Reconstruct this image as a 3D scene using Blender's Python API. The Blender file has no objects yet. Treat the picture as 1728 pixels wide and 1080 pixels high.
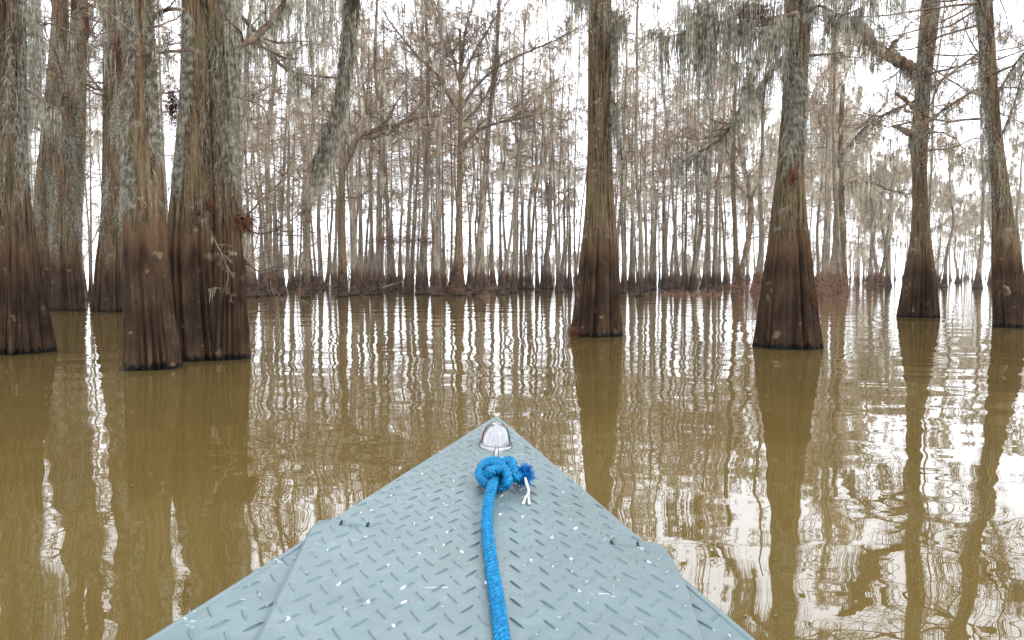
import bpy, math, random
import numpy as np
from mathutils import Vector, Matrix

PI = math.pi
rng = np.random.default_rng(7)
random.seed(7)
SC = bpy.context.scene
COL = SC.collection

# ------------------------------------------------------------------ camera
F_PX, W_PX, H_PX = 1356.0, 1728.0, 1080.0
HORIZON = 467.0
CAM_H = 1.0
PITCH = math.atan((540.0 - HORIZON) / F_PX)
cam = bpy.data.cameras.new('camera')
cam.sensor_fit = 'HORIZONTAL'
cam.sensor_width = 36.0
cam.lens = 36.0 * F_PX / W_PX
cam.clip_start = 0.05
cam.clip_end = 2000
camo = bpy.data.objects.new('camera', cam)
COL.objects.link(camo)
camo.location = (0, 0, CAM_H)
camo.rotation_euler = (PI / 2 - PITCH, 0, 0)
SC.camera = camo

# ------------------------------------------------------------------ sky, sun, exposure
world = bpy.data.worlds.new("World")
SC.world = world
world.use_nodes = True
wt = world.node_tree
for n in list(wt.nodes):
    wt.nodes.remove(n)
wo = wt.nodes.new('ShaderNodeOutputWorld')
bg = wt.nodes.new('ShaderNodeBackground')
sky = wt.nodes.new('ShaderNodeTexSky')
sky.sky_type = 'NISHITA'
sky.sun_disc = False
sky.sun_elevation = math.radians(46)
sky.sun_rotation = math.radians(108)
mixw = wt.nodes.new('ShaderNodeMix')
mixw.data_type = 'RGBA'
mixw.inputs['Factor'].default_value = 0.93
mixw.inputs['B'].default_value = (20.0, 20.7, 22.2, 1)      # thick even cloud
wt.links.new(sky.outputs[0], mixw.inputs['A'])
wt.links.new(mixw.outputs['Result'], bg.inputs['Color'])
bg.inputs['Strength'].default_value = 0.11
wt.links.new(bg.outputs[0], wo.inputs['Surface'])

sun = bpy.data.lights.new('sun', 'SUN')
sun.energy = 1.5
sun.angle = math.radians(11)
sun.color = (1.0, 0.96, 0.9)
suno = bpy.data.objects.new('sun', sun)
COL.objects.link(suno)
suno.rotation_euler = Vector((0.66, -0.22, 0.72)).to_track_quat('Z', 'Y').to_euler()
SC.view_settings.view_transform = 'Standard'
SC.view_settings.look = 'None'
SC.view_settings.exposure = 0.25
SC.view_settings.gamma = 1.0
SC.view_settings.use_curve_mapping = False
SC.render.engine = 'CYCLES'
SC.cycles.max_bounces = 6
SC.cycles.diffuse_bounces = 3
SC.cycles.glossy_bounces = 3
SC.cycles.volume_bounces = 1
SC.cycles.use_adaptive_sampling = True

# ------------------------------------------------------------------ photo geometry helpers
CP, SP = math.cos(PITCH), math.sin(PITCH)


def ray(x, y):
    u = (x - W_PX / 2) / F_PX
    v = (H_PX / 2 - y) / F_PX
    return np.array([u, CP + v * SP, -SP + v * CP])


DK = 1.0


def at(x, y, d):
    """world point seen at pixel x, y and lying d metres ahead"""
    d = d * DK
    r = ray(x, y)
    p = r * (d / r[1])
    return np.array([p[0], p[1], p[2] + CAM_H])


def dist_of(y):
    r = ray(864, y)
    return CAM_H / -r[2] * r[1]


def smooth(a, b, x):
    t = np.clip((x - a) / (b - a), 0, 1)
    return t * t * (3 - 2 * t)


# ------------------------------------------------------------------ mesh helpers
class Geo:
    def __init__(self):
        self.v, self.q, self.t, self.n = [], [], [], 0

    def add(self, v, q=None, t=None):
        v = np.asarray(v, dtype=np.float32).reshape(-1, 3)
        if q is not None and len(q):
            self.q.append(np.asarray(q, dtype=np.int64).reshape(-1, 4) + self.n)
        if t is not None and len(t):
            self.t.append(np.asarray(t, dtype=np.int64).reshape(-1, 3) + self.n)
        self.v.append(v)
        self.n += len(v)

    def mesh(self, name, mat, smooth_=True):
        V = np.concatenate(self.v) if self.v else np.zeros((0, 3), np.float32)
        Q = np.concatenate(self.q) if self.q else np.zeros((0, 4), np.int64)
        T = np.concatenate(self.t) if self.t else np.zeros((0, 3), np.int64)
        me = bpy.data.meshes.new(name)
        me.vertices.add(len(V))
        me.vertices.foreach_set('co', V.ravel())
        nl = Q.size + T.size
        me.loops.add(nl)
        me.loops.foreach_set('vertex_index', np.concatenate([Q.ravel(), T.ravel()]).astype(np.int32))
        me.polygons.add(len(Q) + len(T))
        st = np.concatenate([np.arange(len(Q)) * 4, Q.size + np.arange(len(T)) * 3]).astype(np.int32)
        me.polygons.foreach_set('loop_start', st)
        me.polygons.foreach_set('use_smooth', np.full(len(st), smooth_))
        me.update(calc_edges=True)
        me.materials.append(mat)
        return me


def link(name, me, parent=None, loc=None, kind=None):
    o = bpy.data.objects.new(name, me)
    COL.objects.link(o)
    if parent is not None:
        o.parent = parent
    if loc is not None:
        o.location = loc
    if kind:
        o['kind'] = kind
    return o


def thing(name, label, cat, loc=(0, 0, 0), group=None):
    o = bpy.data.objects.new(name, None)
    COL.objects.link(o)
    o.location = loc
    o.empty_display_size = 0.2
    o['label'] = label
    o['category'] = cat
    if group:
        o['group'] = group
    return o


def nrm(a):
    return a / np.maximum(np.linalg.norm(a, axis=-1, keepdims=True), 1e-9)


def batch_tubes(G, P, R, k=3):
    """P (N,S,3) centre lines, R (N,S) radii"""
    P = np.asarray(P, dtype=float)
    R = np.asarray(R, dtype=float)
    N, S, _ = P.shape
    if N == 0:
        return
    T = np.empty_like(P)
    T[:, 1:-1] = P[:, 2:] - P[:, :-2]
    T[:, 0] = P[:, 1] - P[:, 0]
    T[:, -1] = P[:, -1] - P[:, -2]
    T = nrm(T)
    ref = rng.normal(size=(N, 1, 3))
    A = nrm(np.cross(T, ref))
    B = np.cross(T, A)
    ang = np.arange(k) * 2 * PI / k
    V = P[:, :, None, :] + R[:, :, None, None] * (A[:, :, None, :] * np.cos(ang)[None, None, :, None] + B[:, :, None, :] * np.sin(ang)[None, None, :, None])
    idx = np.arange(N * S * k).reshape(N, S, k)
    a = idx[:, :-1, :]
    b = np.roll(idx, -1, axis=2)[:, :-1, :]
    c = np.roll(idx, -1, axis=2)[:, 1:, :]
    d = idx[:, 1:, :]
    G.add(V.reshape(-1, 3), q=np.stack([a, b, c, d], -1).reshape(-1, 4))


def batch_ribbons(G, P, Wd, side):
    """P (N,S,3), Wd (N,S) full widths, side (N,3)"""
    N, S, _ = P.shape
    if N == 0:
        return
    off = side[:, None, :] * Wd[:, :, None] * 0.5
    V = np.stack([P - off, P + off], axis=2)
    idx = np.arange(N * S * 2).reshape(N, S, 2)
    G.add(V.reshape(-1, 3), q=np.stack([idx[:, :-1, 0], idx[:, :-1, 1], idx[:, 1:, 1], idx[:, 1:, 0]], -1).reshape(-1, 4))


def tube(G, P, R, k=10, cap=True):
    """one tube with parallel transported frame"""
    P = np.asarray(P, dtype=float)
    S = len(P)
    R = np.broadcast_to(np.asarray(R, dtype=float), (S,)) if np.ndim(R) < 2 else np.asarray(R)
    T = np.gradient(P, axis=0)
    T = nrm(T)
    a = np.cross(T[0], [0.13, 0.2, 0.97])
    if np.linalg.norm(a) < 0.1:
        a = np.cross(T[0], [1, 0, 0])
    a = a / np.linalg.norm(a)
    ang = np.arange(k) * 2 * PI / k
    V = np.empty((S, k, 3))
    for i in range(S):
        a = a - T[i] * np.dot(a, T[i])
        a = a / np.linalg.norm(a)
        b = np.cross(T[i], a)
        rr = R[i] if np.ndim(R) == 2 else np.full(k, R[i])
        V[i] = P[i] + rr[:, None] * (np.cos(ang)[:, None] * a + np.sin(ang)[:, None] * b)
    idx = np.arange(S * k).reshape(S, k)
    nx = np.roll(idx, -1, axis=1)
    q = np.stack([idx[:-1], nx[:-1], nx[1:], idx[1:]], -1).reshape(-1, 4)
    V = V.reshape(-1, 3)
    if cap:
        V = np.concatenate([V, P[:1], P[-1:]])
        t1 = np.stack([nx[0], idx[0], np.full(k, S * k)], -1)
        t2 = np.stack([idx[-1], nx[-1], np.full(k, S * k + 1)], -1)
        G.add(V, q=q, t=np.concatenate([t1, t2]))
    else:
        G.add(V, q=q)


def catmull(P, n):
    P = np.asarray(P, dtype=float)
    Q = np.vstack([2 * P[0] - P[1], P, 2 * P[-1] - P[-2]])
    out = []
    for i in range(1, len(Q) - 2):
        t = np.linspace(0, 1, n, endpoint=False)[:, None]
        p0, p1, p2, p3 = Q[i - 1], Q[i], Q[i + 1], Q[i + 2]
        out.append(0.5 * ((2 * p1) + (-p0 + p2) * t + (2 * p0 - 5 * p1 + 4 * p2 - p3) * t ** 2 + (-p0 + 3 * p1 - 3 * p2 + p3) * t ** 3))
    out.append(P[-1:])
    return np.vstack(out)


def resample(P, n):
    P = np.asarray(P, dtype=float)
    s = np.concatenate([[0], np.cumsum(np.linalg.norm(np.diff(P, axis=0), axis=1))])
    u = np.linspace(0, s[-1], n)
    return np.stack([np.interp(u, s, P[:, j]) for j in range(P.shape[1])], -1)


# ------------------------------------------------------------------ growth helpers
def grow(start, d, length, S=4, wander=0.25, lift=0.0):
    N = len(start)
    P = np.empty((N, S + 1, 3))
    P[:, 0] = start
    d = nrm(d)
    step = (np.asarray(length) / S)[:, None]
    for i in range(S):
        d = nrm(d + rng.normal(size=(N, 3)) * wander + np.array([0, 0, lift]))
        P[:, i + 1] = P[:, i] + d * step
    return P


def offshoots(P, R, per, t0, t1, ang, len_f, lens, S=3, wander=0.25, lift=0.0, flat=0.5):
    """side shoots springing from the lines P"""
    N, S1, _ = P.shape
    n = N * per
    if n == 0:
        return np.zeros((0, S + 1, 3)), np.zeros((0, S + 1))
    pi = np.repeat(np.arange(N), per)
    t = rng.uniform(t0, t1, n)
    f = t * (S1 - 1)
    i0 = np.minimum(f.astype(int), S1 - 2)
    w = (f - i0)[:, None]
    st = P[pi, i0] * (1 - w) + P[pi, i0 + 1] * w
    tg = nrm(P[pi, i0 + 1] - P[pi, i0])
    rr = R[pi, i0] * (1 - w[:, 0]) + R[pi, i0 + 1] * w[:, 0]
    pr = rng.normal(size=(n, 3))
    pr[:, 2] *= flat
    pr = nrm(pr - tg * np.sum(pr * tg, -1, keepdims=True))
    a = rng.uniform(ang[0], ang[1], n)[:, None]
    d = tg * np.cos(a) + pr * np.sin(a)
    L = lens[pi] * len_f * rng.uniform(0.5, 1.15, n) * (1.15 - 0.6 * t)
    Q = grow(st, d, L, S, wander, lift)
    r0 = rr * rng.uniform(0.35, 0.6, n)
    RR = r0[:, None] * np.linspace(1, 0.35, S + 1)[None]
    return Q, RR, L


def hang(starts, L, width, S=3, wob=0.022, drift=0.012):
    """hanging moss strands; returns P, W, side"""
    N = len(starts)
    P = np.empty((N, S + 1, 3))
    P[:, 0] = starts
    dr = rng.normal(size=(N, 2)) * drift
    for i in range(S):
        P[:, i + 1] = P[:, i]
        P[:, i + 1, 2] -= L / S
        P[:, i + 1, :2] += (dr + rng.normal(size=(N, 2)) * wob) * (L / S)[:, None] * 3
    a = rng.uniform(0, PI, N)
    side = np.stack([np.cos(a), np.sin(a) * 0.6, np.zeros(N)], -1)
    prof = np.interp(np.linspace(0, 1, S + 1), [0, 0.3, 1], [0.7, 1.0, 0.15])
    Wd = width[:, None] * prof[None] * rng.uniform(0.75, 1.25, (N, S + 1))
    return P, Wd, side


def moss_on(G, pts, per, lmin, lmax, w, spread=0.05, S=3, drift=0.012):
    """clumps of strands below the points: the strands of a clump share a length"""
    N = len(pts)
    if N == 0:
        return
    cl = rng.uniform(0, 1, N) ** 1.8 * (lmax - lmin) + lmin
    idx = np.repeat(np.arange(N), per)
    st = pts[idx] + rng.normal(size=(N * per, 3)) * np.array([spread, spread, spread * 0.4])
    L = cl[idx] * rng.uniform(0.35, 1.1, len(idx))
    P, Wd, side = hang(st, L, np.full(len(idx), w) * rng.uniform(0.5, 1.4, len(idx)), S, drift=drift)
    batch_ribbons(G, P, Wd, side)


def buds_on(G, pts, size, n_per=1, spread=0.08):
    n = len(pts) * n_per
    c = np.repeat(pts, n_per, axis=0) + rng.normal(size=(n, 3)) * spread
    a = nrm(rng.normal(size=(n, 3)))
    b = nrm(np.cross(a, rng.normal(size=(n, 3))))
    s = size * rng.uniform(0.5, 1.4, n)[:, None]
    V = np.stack([c, c + a * s * 0.9 + b * s * 0.35, c + a * s * 2.0, c + a * s * 0.9 - b * s * 0.35], 1)
    G.add(V.reshape(-1, 3), q=np.arange(n * 4).reshape(-1, 4))


# ------------------------------------------------------------------ materials
def new_mat(name):
    m = bpy.data.materials.new(name)
    m.use_nodes = True
    nt = m.node_tree
    for n in list(nt.nodes):
        nt.nodes.remove(n)
    out = nt.nodes.new('ShaderNodeOutputMaterial')
    b = nt.nodes.new('ShaderNodeBsdfPrincipled')
    nt.links.new(b.outputs[0], out.inputs[0])
    return m, nt, b, out


class NT:
    def __init__(s, nt):
        s.nt = nt

    def n(s, t, **k):
        x = s.nt.nodes.new(t)
        for a, v in k.items():
            setattr(x, a, v)
        return x

    def l(s, a, b):
        s.nt.links.new(a, b)

    def coord(s, kind='Object', scale=(1, 1, 1)):
        t = s.n('ShaderNodeTexCoord')
        m = s.n('ShaderNodeMapping')
        m.inputs['Scale'].default_value = scale
        s.l(t.outputs[kind], m.inputs[0])
        return m.outputs[0]

    def noise(s, vec, scale, detail=4, rough=0.55, dist=0.0):
        x = s.n('ShaderNodeTexNoise')
        x.inputs['Scale'].default_value = scale
        x.inputs['Detail'].default_value = detail
        x.inputs['Roughness'].default_value = rough
        x.inputs['Distortion'].default_value = dist
        s.l(vec, x.inputs['Vector'])
        return x.outputs[0]

    def ramp(s, fac, stops):
        r = s.n('ShaderNodeValToRGB')
        e = r.color_ramp.elements
        while len(e) > 1:
            e.remove(e[-1])
        e[0].position = stops[0][0]
        c = stops[0][1]
        e[0].color = (*c, 1) if len(np.atleast_1d(c)) == 3 else (c, c, c, 1)
        for p, c in stops[1:]:
            k = e.new(p)
            k.color = (*c, 1) if len(np.atleast_1d(c)) == 3 else (c, c, c, 1)
        s.l(fac, r.inputs[0])
        return r.outputs[0]

    def mix(s, f, a, b, blend='MIX'):
        m = s.n('ShaderNodeMix', data_type='RGBA', blend_type=blend)
        for sock, v in (('Factor', f), ('A', a), ('B', b)):
            i = m.inputs[sock]
            if hasattr(v, 'node'):
                s.l(v, i)
            else:
                i.default_value = (*v, 1) if isinstance(v, tuple) else v
        return m.outputs['Result']

    def math(s, op, a, b=None, c=None, clamp=False):
        m = s.n('ShaderNodeMath', operation=op, use_clamp=clamp)
        for i, v in enumerate((a, b, c)):
            if v is None:
                continue
            if hasattr(v, 'node'):
                s.l(v, m.inputs[i])
            else:
                m.inputs[i].default_value = v
        return m.outputs[0]

    def bump(s, h, dist, strength=1.0, normal=None):
        b = s.n('ShaderNodeBump')
        b.inputs['Distance'].default_value = dist
        b.inputs['Strength'].default_value = strength
        s.l(h, b.inputs['Height'])
        if normal is not None:
            s.l(normal, b.inputs['Normal'])
        return b.outputs[0]


def bark_material(name, up_dark, up_light, low_dark, low_light, level=1.55, green=0.5, fine=1.0):
    m, nt, b, out = new_mat(name)
    N = NT(nt)
    geo = N.n('ShaderNodeNewGeometry')
    sep = N.n('ShaderNodeSeparateXYZ')
    N.l(geo.outputs['Position'], sep.inputs[0])
    z = sep.outputs['Z']
    co = N.coord('Object', (1, 1, 1))
    cs = N.coord('Object', (1, 1, 0.06))
    cs2 = N.coord('Object', (1, 1, 0.13))
    fib = N.noise(cs, 26 * fine, 6, 0.65, 0.3)            # long vertical fibres
    fib2 = N.noise(cs2, 80 * fine, 4, 0.6)
    blot = N.noise(co, 2.3, 5, 0.6)
    blot2 = N.noise(co, 7.0, 4, 0.6)
    spots = N.noise(co, 34, 3, 0.5)
    f = N.math('MULTIPLY_ADD', fib2, 0.45, N.math('MULTIPLY', fib, 0.75))
    f = N.math('SUBTRACT', f, 0.1)
    up = N.ramp(f, [(0.38, up_dark), (0.49, tuple((a + c) / 2 for a, c in zip(up_dark, up_light))), (0.60, up_light)])
    moss = N.ramp(N.math('MULTIPLY', blot, 1.0), [(0.50, 0.0), (0.66, 1.0)])
    up = N.mix(N.math('MULTIPLY', moss, green), up, (0.115, 0.115, 0.05))
    pale = N.ramp(blot2, [(0.60, 0.0), (0.72, 1.0)])
    up = N.mix(N.math('MULTIPLY', pale, 0.45), up, (0.36, 0.36, 0.31))
    low = N.ramp(f, [(0.38, low_dark), (0.5, tuple((a + c) / 2 for a, c in zip(low_dark, low_light))), (0.62, low_light)])
    low = N.mix(N.math('MULTIPLY', N.ramp(blot, [(0.38, 1.0), (0.56, 0.0)]), 0.65), low, tuple(c * 0.5 for c in low_dark))
    run = N.noise(cs2, 9.0, 5, 0.7)                       # long dark runs of stain
    low = N.mix(N.math('MULTIPLY', N.ramp(run, [(0.50, 0.0), (0.60, 1.0)]), 0.55), low, tuple(c * 0.45 for c in low_dark))
    lich = N.noise(co, 4.6, 3, 0.5)
    low = N.mix(N.math('MULTIPLY', N.ramp(lich, [(0.665, 0.0), (0.685, 1.0)]), 0.55), low, (0.19, 0.15, 0.10))
    # flood line, ragged and a little different on every trunk
    oi = N.n('ShaderNodeObjectInfo')
    rag = N.noise(cs2, 5.0, 4, 0.6)
    lev = N.math('ADD', N.math('MULTIPLY_ADD', rag, 1.1, level - 0.55), N.math('MULTIPLY_ADD', oi.outputs['Random'], 0.3, -0.15))
    over = N.math('MULTIPLY_ADD', N.math('SUBTRACT', z, lev), 2.4, 0.5, clamp=True)
    col = N.mix(over, low, up)
    # rusty brown fringe under the line
    fr = N.math('SUBTRACT', 1.0, N.math('ABSOLUTE', N.math('MULTIPLY', N.math('SUBTRACT', z, N.math('SUBTRACT', lev, 0.18)), 4.0)), clamp=True)
    col = N.mix(N.math('MULTIPLY', fr, 0.4), col, (0.15, 0.085, 0.045))
    sp = N.ramp(spots, [(0.73, 0.0), (0.76, 1.0)])
    col = N.mix(N.math('MULTIPLY', sp, 0.6), col, (0.42, 0.41, 0.36))
    # wet foot
    wl = N.math('MULTIPLY_ADD', N.noise(cs2, 14, 4, 0.6), 0.26, -0.07)
    wet = N.math('MULTIPLY_ADD', N.math('SUBTRACT', wl, z), 40.0, 0.5, clamp=True)
    col = N.mix(wet, col, (0.006, 0.005, 0.004))
    br = N.math('MULTIPLY_ADD', oi.outputs['Random'], 0.35, 0.82)
    mul = N.n('ShaderNodeMix', data_type='RGBA', blend_type='MULTIPLY')
    mul.inputs['Factor'].default_value = 1
    N.l(col, mul.inputs['A'])
    cb = N.n('ShaderNodeCombineColor')
    for i in range(3):
        N.l(br, cb.inputs[i])
    N.l(cb.outputs[0], mul.inputs['B'])
    N.l(mul.outputs['Result'], b.inputs['Base Color'])
    rough = N.math('MULTIPLY_ADD', wet, -0.5, 0.9)
    N.l(rough, b.inputs['Roughness'])
    b.inputs['Specular IOR Level'].default_value = 0.06
    h = N.math('MULTIPLY', N.math('MULTIPLY_ADD', fib, 1.0, N.math('MULTIPLY', fib2, 0.35)), N.math('MULTIPLY_ADD', over, 0.86, 0.14))
    N.l(N.bump(h, 0.035 / fine, 1.0), b.inputs['Normal'])
    return m


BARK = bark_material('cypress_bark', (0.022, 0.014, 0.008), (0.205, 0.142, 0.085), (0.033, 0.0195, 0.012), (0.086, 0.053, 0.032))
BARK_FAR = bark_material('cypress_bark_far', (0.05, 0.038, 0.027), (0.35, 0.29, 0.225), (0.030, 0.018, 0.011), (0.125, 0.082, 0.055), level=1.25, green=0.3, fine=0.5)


def simple(name, c1, c2, scale=5, rough=0.9, kind='Object', vscale=(1, 1, 1), trans=0.0, detail=4, spread=(0.35, 0.65), rnd=0.0):
    m, nt, b, out = new_mat(name)
    N = NT(nt)
    col = N.ramp(N.noise(N.coord(kind, vscale), scale, detail), [(spread[0], c1), (spread[1], c2)])
    if rnd:
        oi = N.n('ShaderNodeObjectInfo')
        hs = N.n('ShaderNodeHueSaturation')
        N.l(col, hs.inputs['Color'])
        N.l(N.math('MULTIPLY_ADD', oi.outputs['Random'], rnd, 1 - rnd / 2), hs.inputs['Value'])
        col = hs.outputs[0]
    N.l(col, b.inputs['Base Color'])
    b.inputs['Roughness'].default_value = rough
    b.inputs['Specular IOR Level'].default_value = 0.05
    if trans:
        t = N.n('ShaderNodeBsdfTranslucent')
        N.l(col, t.inputs['Color'])
        mx = N.n('ShaderNodeMixShader')
        mx.inputs[0].default_value = trans
        N.l(b.outputs[0], mx.inputs[1])
        N.l(t.outputs[0], mx.inputs[2])
        N.l(mx.outputs[0], out.inputs[0])
    return m


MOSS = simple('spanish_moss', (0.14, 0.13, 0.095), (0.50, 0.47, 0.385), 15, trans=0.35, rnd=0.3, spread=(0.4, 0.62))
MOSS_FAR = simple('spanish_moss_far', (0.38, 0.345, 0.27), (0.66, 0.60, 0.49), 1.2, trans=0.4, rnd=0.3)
MOSS_DARK = simple('old_moss', (0.05, 0.045, 0.03), (0.17, 0.15, 0.10), 4.0, trans=0.2)
TWIG = simple('branch_bark', (0.07, 0.05, 0.036), (0.24, 0.175, 0.125), 6, vscale=(1, 1, 0.4), rnd=0.3)
TWIG_DARK = simple('dark_dead_wood', (0.02, 0.014, 0.009), (0.10, 0.07, 0.045), 8, vscale=(1, 1, 0.3))
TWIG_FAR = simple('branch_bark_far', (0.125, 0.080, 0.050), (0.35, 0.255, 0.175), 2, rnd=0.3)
BRUSH = simple('brush_twigs', (0.09, 0.042, 0.025), (0.26, 0.16, 0.11), 3, rnd=0.2)
ROOT = simple('aerial_roots', (0.06, 0.024, 0.014), (0.20, 0.085, 0.048), 9)
BUD = simple('dry_needles', (0.40, 0.22, 0.09), (0.62, 0.45, 0.25), 0.7, trans=0.35, rnd=0.3)


def water_material():
    m, nt, b, out = new_mat('muddy_water')
    N = NT(nt)
    co = N.coord('Object')
    col = N.ramp(N.noise(co, 0.35, 3), [(0.3, (0.100, 0.069, 0.019)), (0.7, (0.118, 0.082, 0.025))])
    N.l(col, b.inputs['Base Color'])
    b.inputs['Roughness'].default_value = 0.0
    b.inputs['IOR'].default_value = 2.15
    swell = N.noise(N.coord('Object', (0.8, 1.0, 1)), 0.7, 1, 0.4, 0.1)
    rip = N.noise(N.coord('Object', (0.75, 1.0, 1)), 1.9, 1, 0.4, 0.3)
    fine = N.noise(N.coord('Object', (0.6, 1.0, 1)), 6.5, 1, 0.4, 0.3)
    n1 = N.bump(swell, 0.020)
    n2 = N.bump(rip, 0.0068, normal=n1)
    n3 = N.bump(fine, 0.0005, normal=n2)
    N.l(n3, b.inputs['Normal'])
    return m


# ------------------------------------------------------------------ water and far wood
G = Geo()
G.add([(-330, -60, 0), (330, -60, 0), (330, 330, 0), (-330, 330, 0)], q=[(0, 1, 2, 3)])
wat = link('water', G.mesh('water', water_material(), False), kind='structure')


# ------------------------------------------------------------------ trunks
def flute(theta, n, ph, sharp=0.75):
    th = theta + 0.20 * np.sin(2 * theta + ph) + 0.13 * np.sin(3 * theta + 2.1 * ph) + 0.07 * np.sin(7 * theta - ph)
    s = np.abs(np.sin(n * th / 2 + ph))
    dep = 0.62 + 0.38 * np.sin(4 * th + 1.7 * ph) * np.sin(n * 0.5 * th + ph * 3)
    return (1 - s ** sharp) * dep            # 0 on ridges, 1 in the grooves


def stem_geo(G, zs, cx, cy, rs, K=64, n=11, ph=0.3, amp=0.26, decay=1.0, rough=0.012):
    """zs rings, centre lines and outer radii"""
    th = np.linspace(0, 2 * PI, K, endpoint=False)
    ph2 = ph * 3.7
    Z = zs[:, None]
    tw = th[None, :] + 0.05 * np.sin(Z * 1.1 + ph)
    dec = decay * (1 + 0.35 * np.sin(3 * tw + ph * 5) + 0.25 * np.sin(5 * tw + ph))
    a = 1.6 * amp * np.exp(-(np.maximum(Z, 0) / dec) ** 1.4) + 0.025
    v = flute(tw, n, ph, 0.9)
    v2 = flute(tw + 0.3, n * 2 + 3, ph2, 1.0) * np.sin(3 * tw + ph2) ** 2
    big = 0.05 * np.sin(2 * tw + ph2) + 0.03 * np.sin(3 * tw + ph + Z * 0.4)
    r = rs[:, None] * (1 - a * v - (0.25 * a + rough) * v2 + big - 0.03
                       + 0.010 * np.sin(7 * tw + 3.1 * Z + ph) * np.sin(2.3 * Z + 4 * tw))
    V = np.stack([cx[:, None] + r * np.cos(tw), cy[:, None] + r * np.sin(tw), np.broadcast_to(Z, r.shape)], -1)
    S = len(zs)
    idx = np.arange(S * K).reshape(S, K)
    nx = np.roll(idx, -1, 1)
    G.add(V.reshape(-1, 3), q=np.stack([idx[:-1], nx[:-1], nx[1:], idx[1:]], -1).reshape(-1, 4))


class Stem:
    """a stem whose outline follows (y, left, right) rows measured in the photograph"""

    def __init__(s, rows, top=13.0, D=None, root=None):
        y0, l0, r0 = rows[0]
        Df = dist_of(y0) if D is None else D
        rad = (r0 - l0) / 2 / F_PX * Df
        s.D = Df + (rad if D is None else 0)
        zz, xx, rr = [], [], []
        for i, (y, l, r) in enumerate(rows):
            p, q = at(l, y, s.D), at(r, y, s.D)
            zz.append(0.0 if (i == 0 and D is None) else p[2])
            xx.append((p[0] + q[0]) / 2)
            rr.append((q[0] - p[0]) / 2 * 1.03)
        zz, xx, rr = map(np.array, (zz, xx, rr))
        # below the water and above the frame
        lean = (xx[-1] - xx[-3]) / max(zz[-1] - zz[-3], 0.1)
        ex = np.array([zz[-1] + 2, zz[-1] + 5, top])
        zz = np.concatenate([[-0.35], zz, ex])
        xx = np.concatenate([[xx[0]], xx, xx[-1] + lean * np.array([1.5, 2.5, 3.0])])
        rr = np.concatenate([[rr[0] * 1.04], rr, rr[-1] * np.array([0.9, 0.7, 0.25])])
        s.z, s.x, s.r = zz, xx, rr
        s.top = top

    def c(s, z):
        return np.interp(z, s.z, s.x)

    def rad(s, z):
        return np.interp(z, s.z, s.r)

    def build(s, G, ox, oy, K=150, n=11, ph=0.3, amp=0.26, decay=1.0, zlow=-0.3, rough=0.012):
        zs = np.concatenate([np.arange(zlow, 4.6, 0.08), np.linspace(4.7, s.top, 22)])
        x = s.c(zs)
        r = s.rad(zs)
        ker = np.ones(5) / 5
        x[2:-2] = np.convolve(x, ker, 'valid')
        r[2:-2] = np.convolve(r, ker, 'valid')
        yy = s.D - oy + 0.02 * np.sin(zs * 0.9 + ph)
        stem_geo(G, zs, x - ox, yy, r, K, n, ph, amp, decay, rough)


def trunk_moss(G, stem, ox, oy, n, z0, z1, w=0.007, lmin=0.05, lmax=0.4, front=1.0, seg=3, phc=None, patch=1.0):
    """moss clinging to a stem in ragged vertical patches, mostly on the side named by phc"""
    n = int(n * 0.42)
    lmax *= 1.35
    z = rng.uniform(z0, z1, n * 3)
    th = rng.uniform(0, 2 * PI, n * 3) if phc is None else rng.normal(phc, front, n * 3)
    pa = np.sin(th * 3 + z * 0.7) + np.sin(th * 5 - z * 1.3 + 2) + 0.8 * np.sin(z * 3.1 + th * 2) + rng.normal(size=n * 3) * 0.5 / patch
    keep = np.argsort(-pa)[:n]
    z, th = z[keep], th[keep]
    r = stem.rad(z) * 1.0
    st = np.stack([stem.c(z) - ox + r * np.cos(th), stem.D - oy + r * np.sin(th), z], -1)
    out = np.stack([np.cos(th), np.sin(th), np.zeros(n)], -1)
    L = rng.uniform(lmin, lmax, n) * rng.uniform(0.4, 1, n)
    P = np.empty((n, seg + 1, 3))
    P[:, 0] = st
    d = out * 0.55 + rng.normal(size=(n, 3)) * 0.6
    for i in range(seg):
        d = d * 0.4 + rng.normal(size=(n, 3)) * 0.42 + np.array([0, 0, -1.1]) + out * 0.04
        P[:, i + 1] = P[:, i] + nrm(d) * (L / seg)[:, None]
    side = nrm(np.cross(out, rng.normal(size=(n, 3)) + np.array([0, 0, 1.5])))
    Wd = w * rng.uniform(0.5, 1.3, (n, 1)) * np.linspace(1, 0.35, seg + 1)[None]
    batch_ribbons(G, P, Wd, side)


def root_tuft(c, size, n=420, name='root_tuft', parent=None, off=(0, 0, 0)):
    """matted rusty aerial rootlets"""
    G = Geo()
    st = np.asarray(c) - np.asarray(off) + rng.normal(size=(n, 3)) * np.array(size) * 0.42
    P = grow(st, rng.normal(size=(n, 3)) * np.array([1, 1, 0.6]), np.full(n, 0.55) * np.mean(size) * rng.uniform(0.4, 1.6, n), 4, 0.7, -0.15)
    batch_tubes(G, P, np.full((n, 5), 0.0035) * np.linspace(1.2, 0.5, 5)[None], 3)
    o = link(name, G.mesh(name, ROOT), parent, kind='stuff')
    return o


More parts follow.
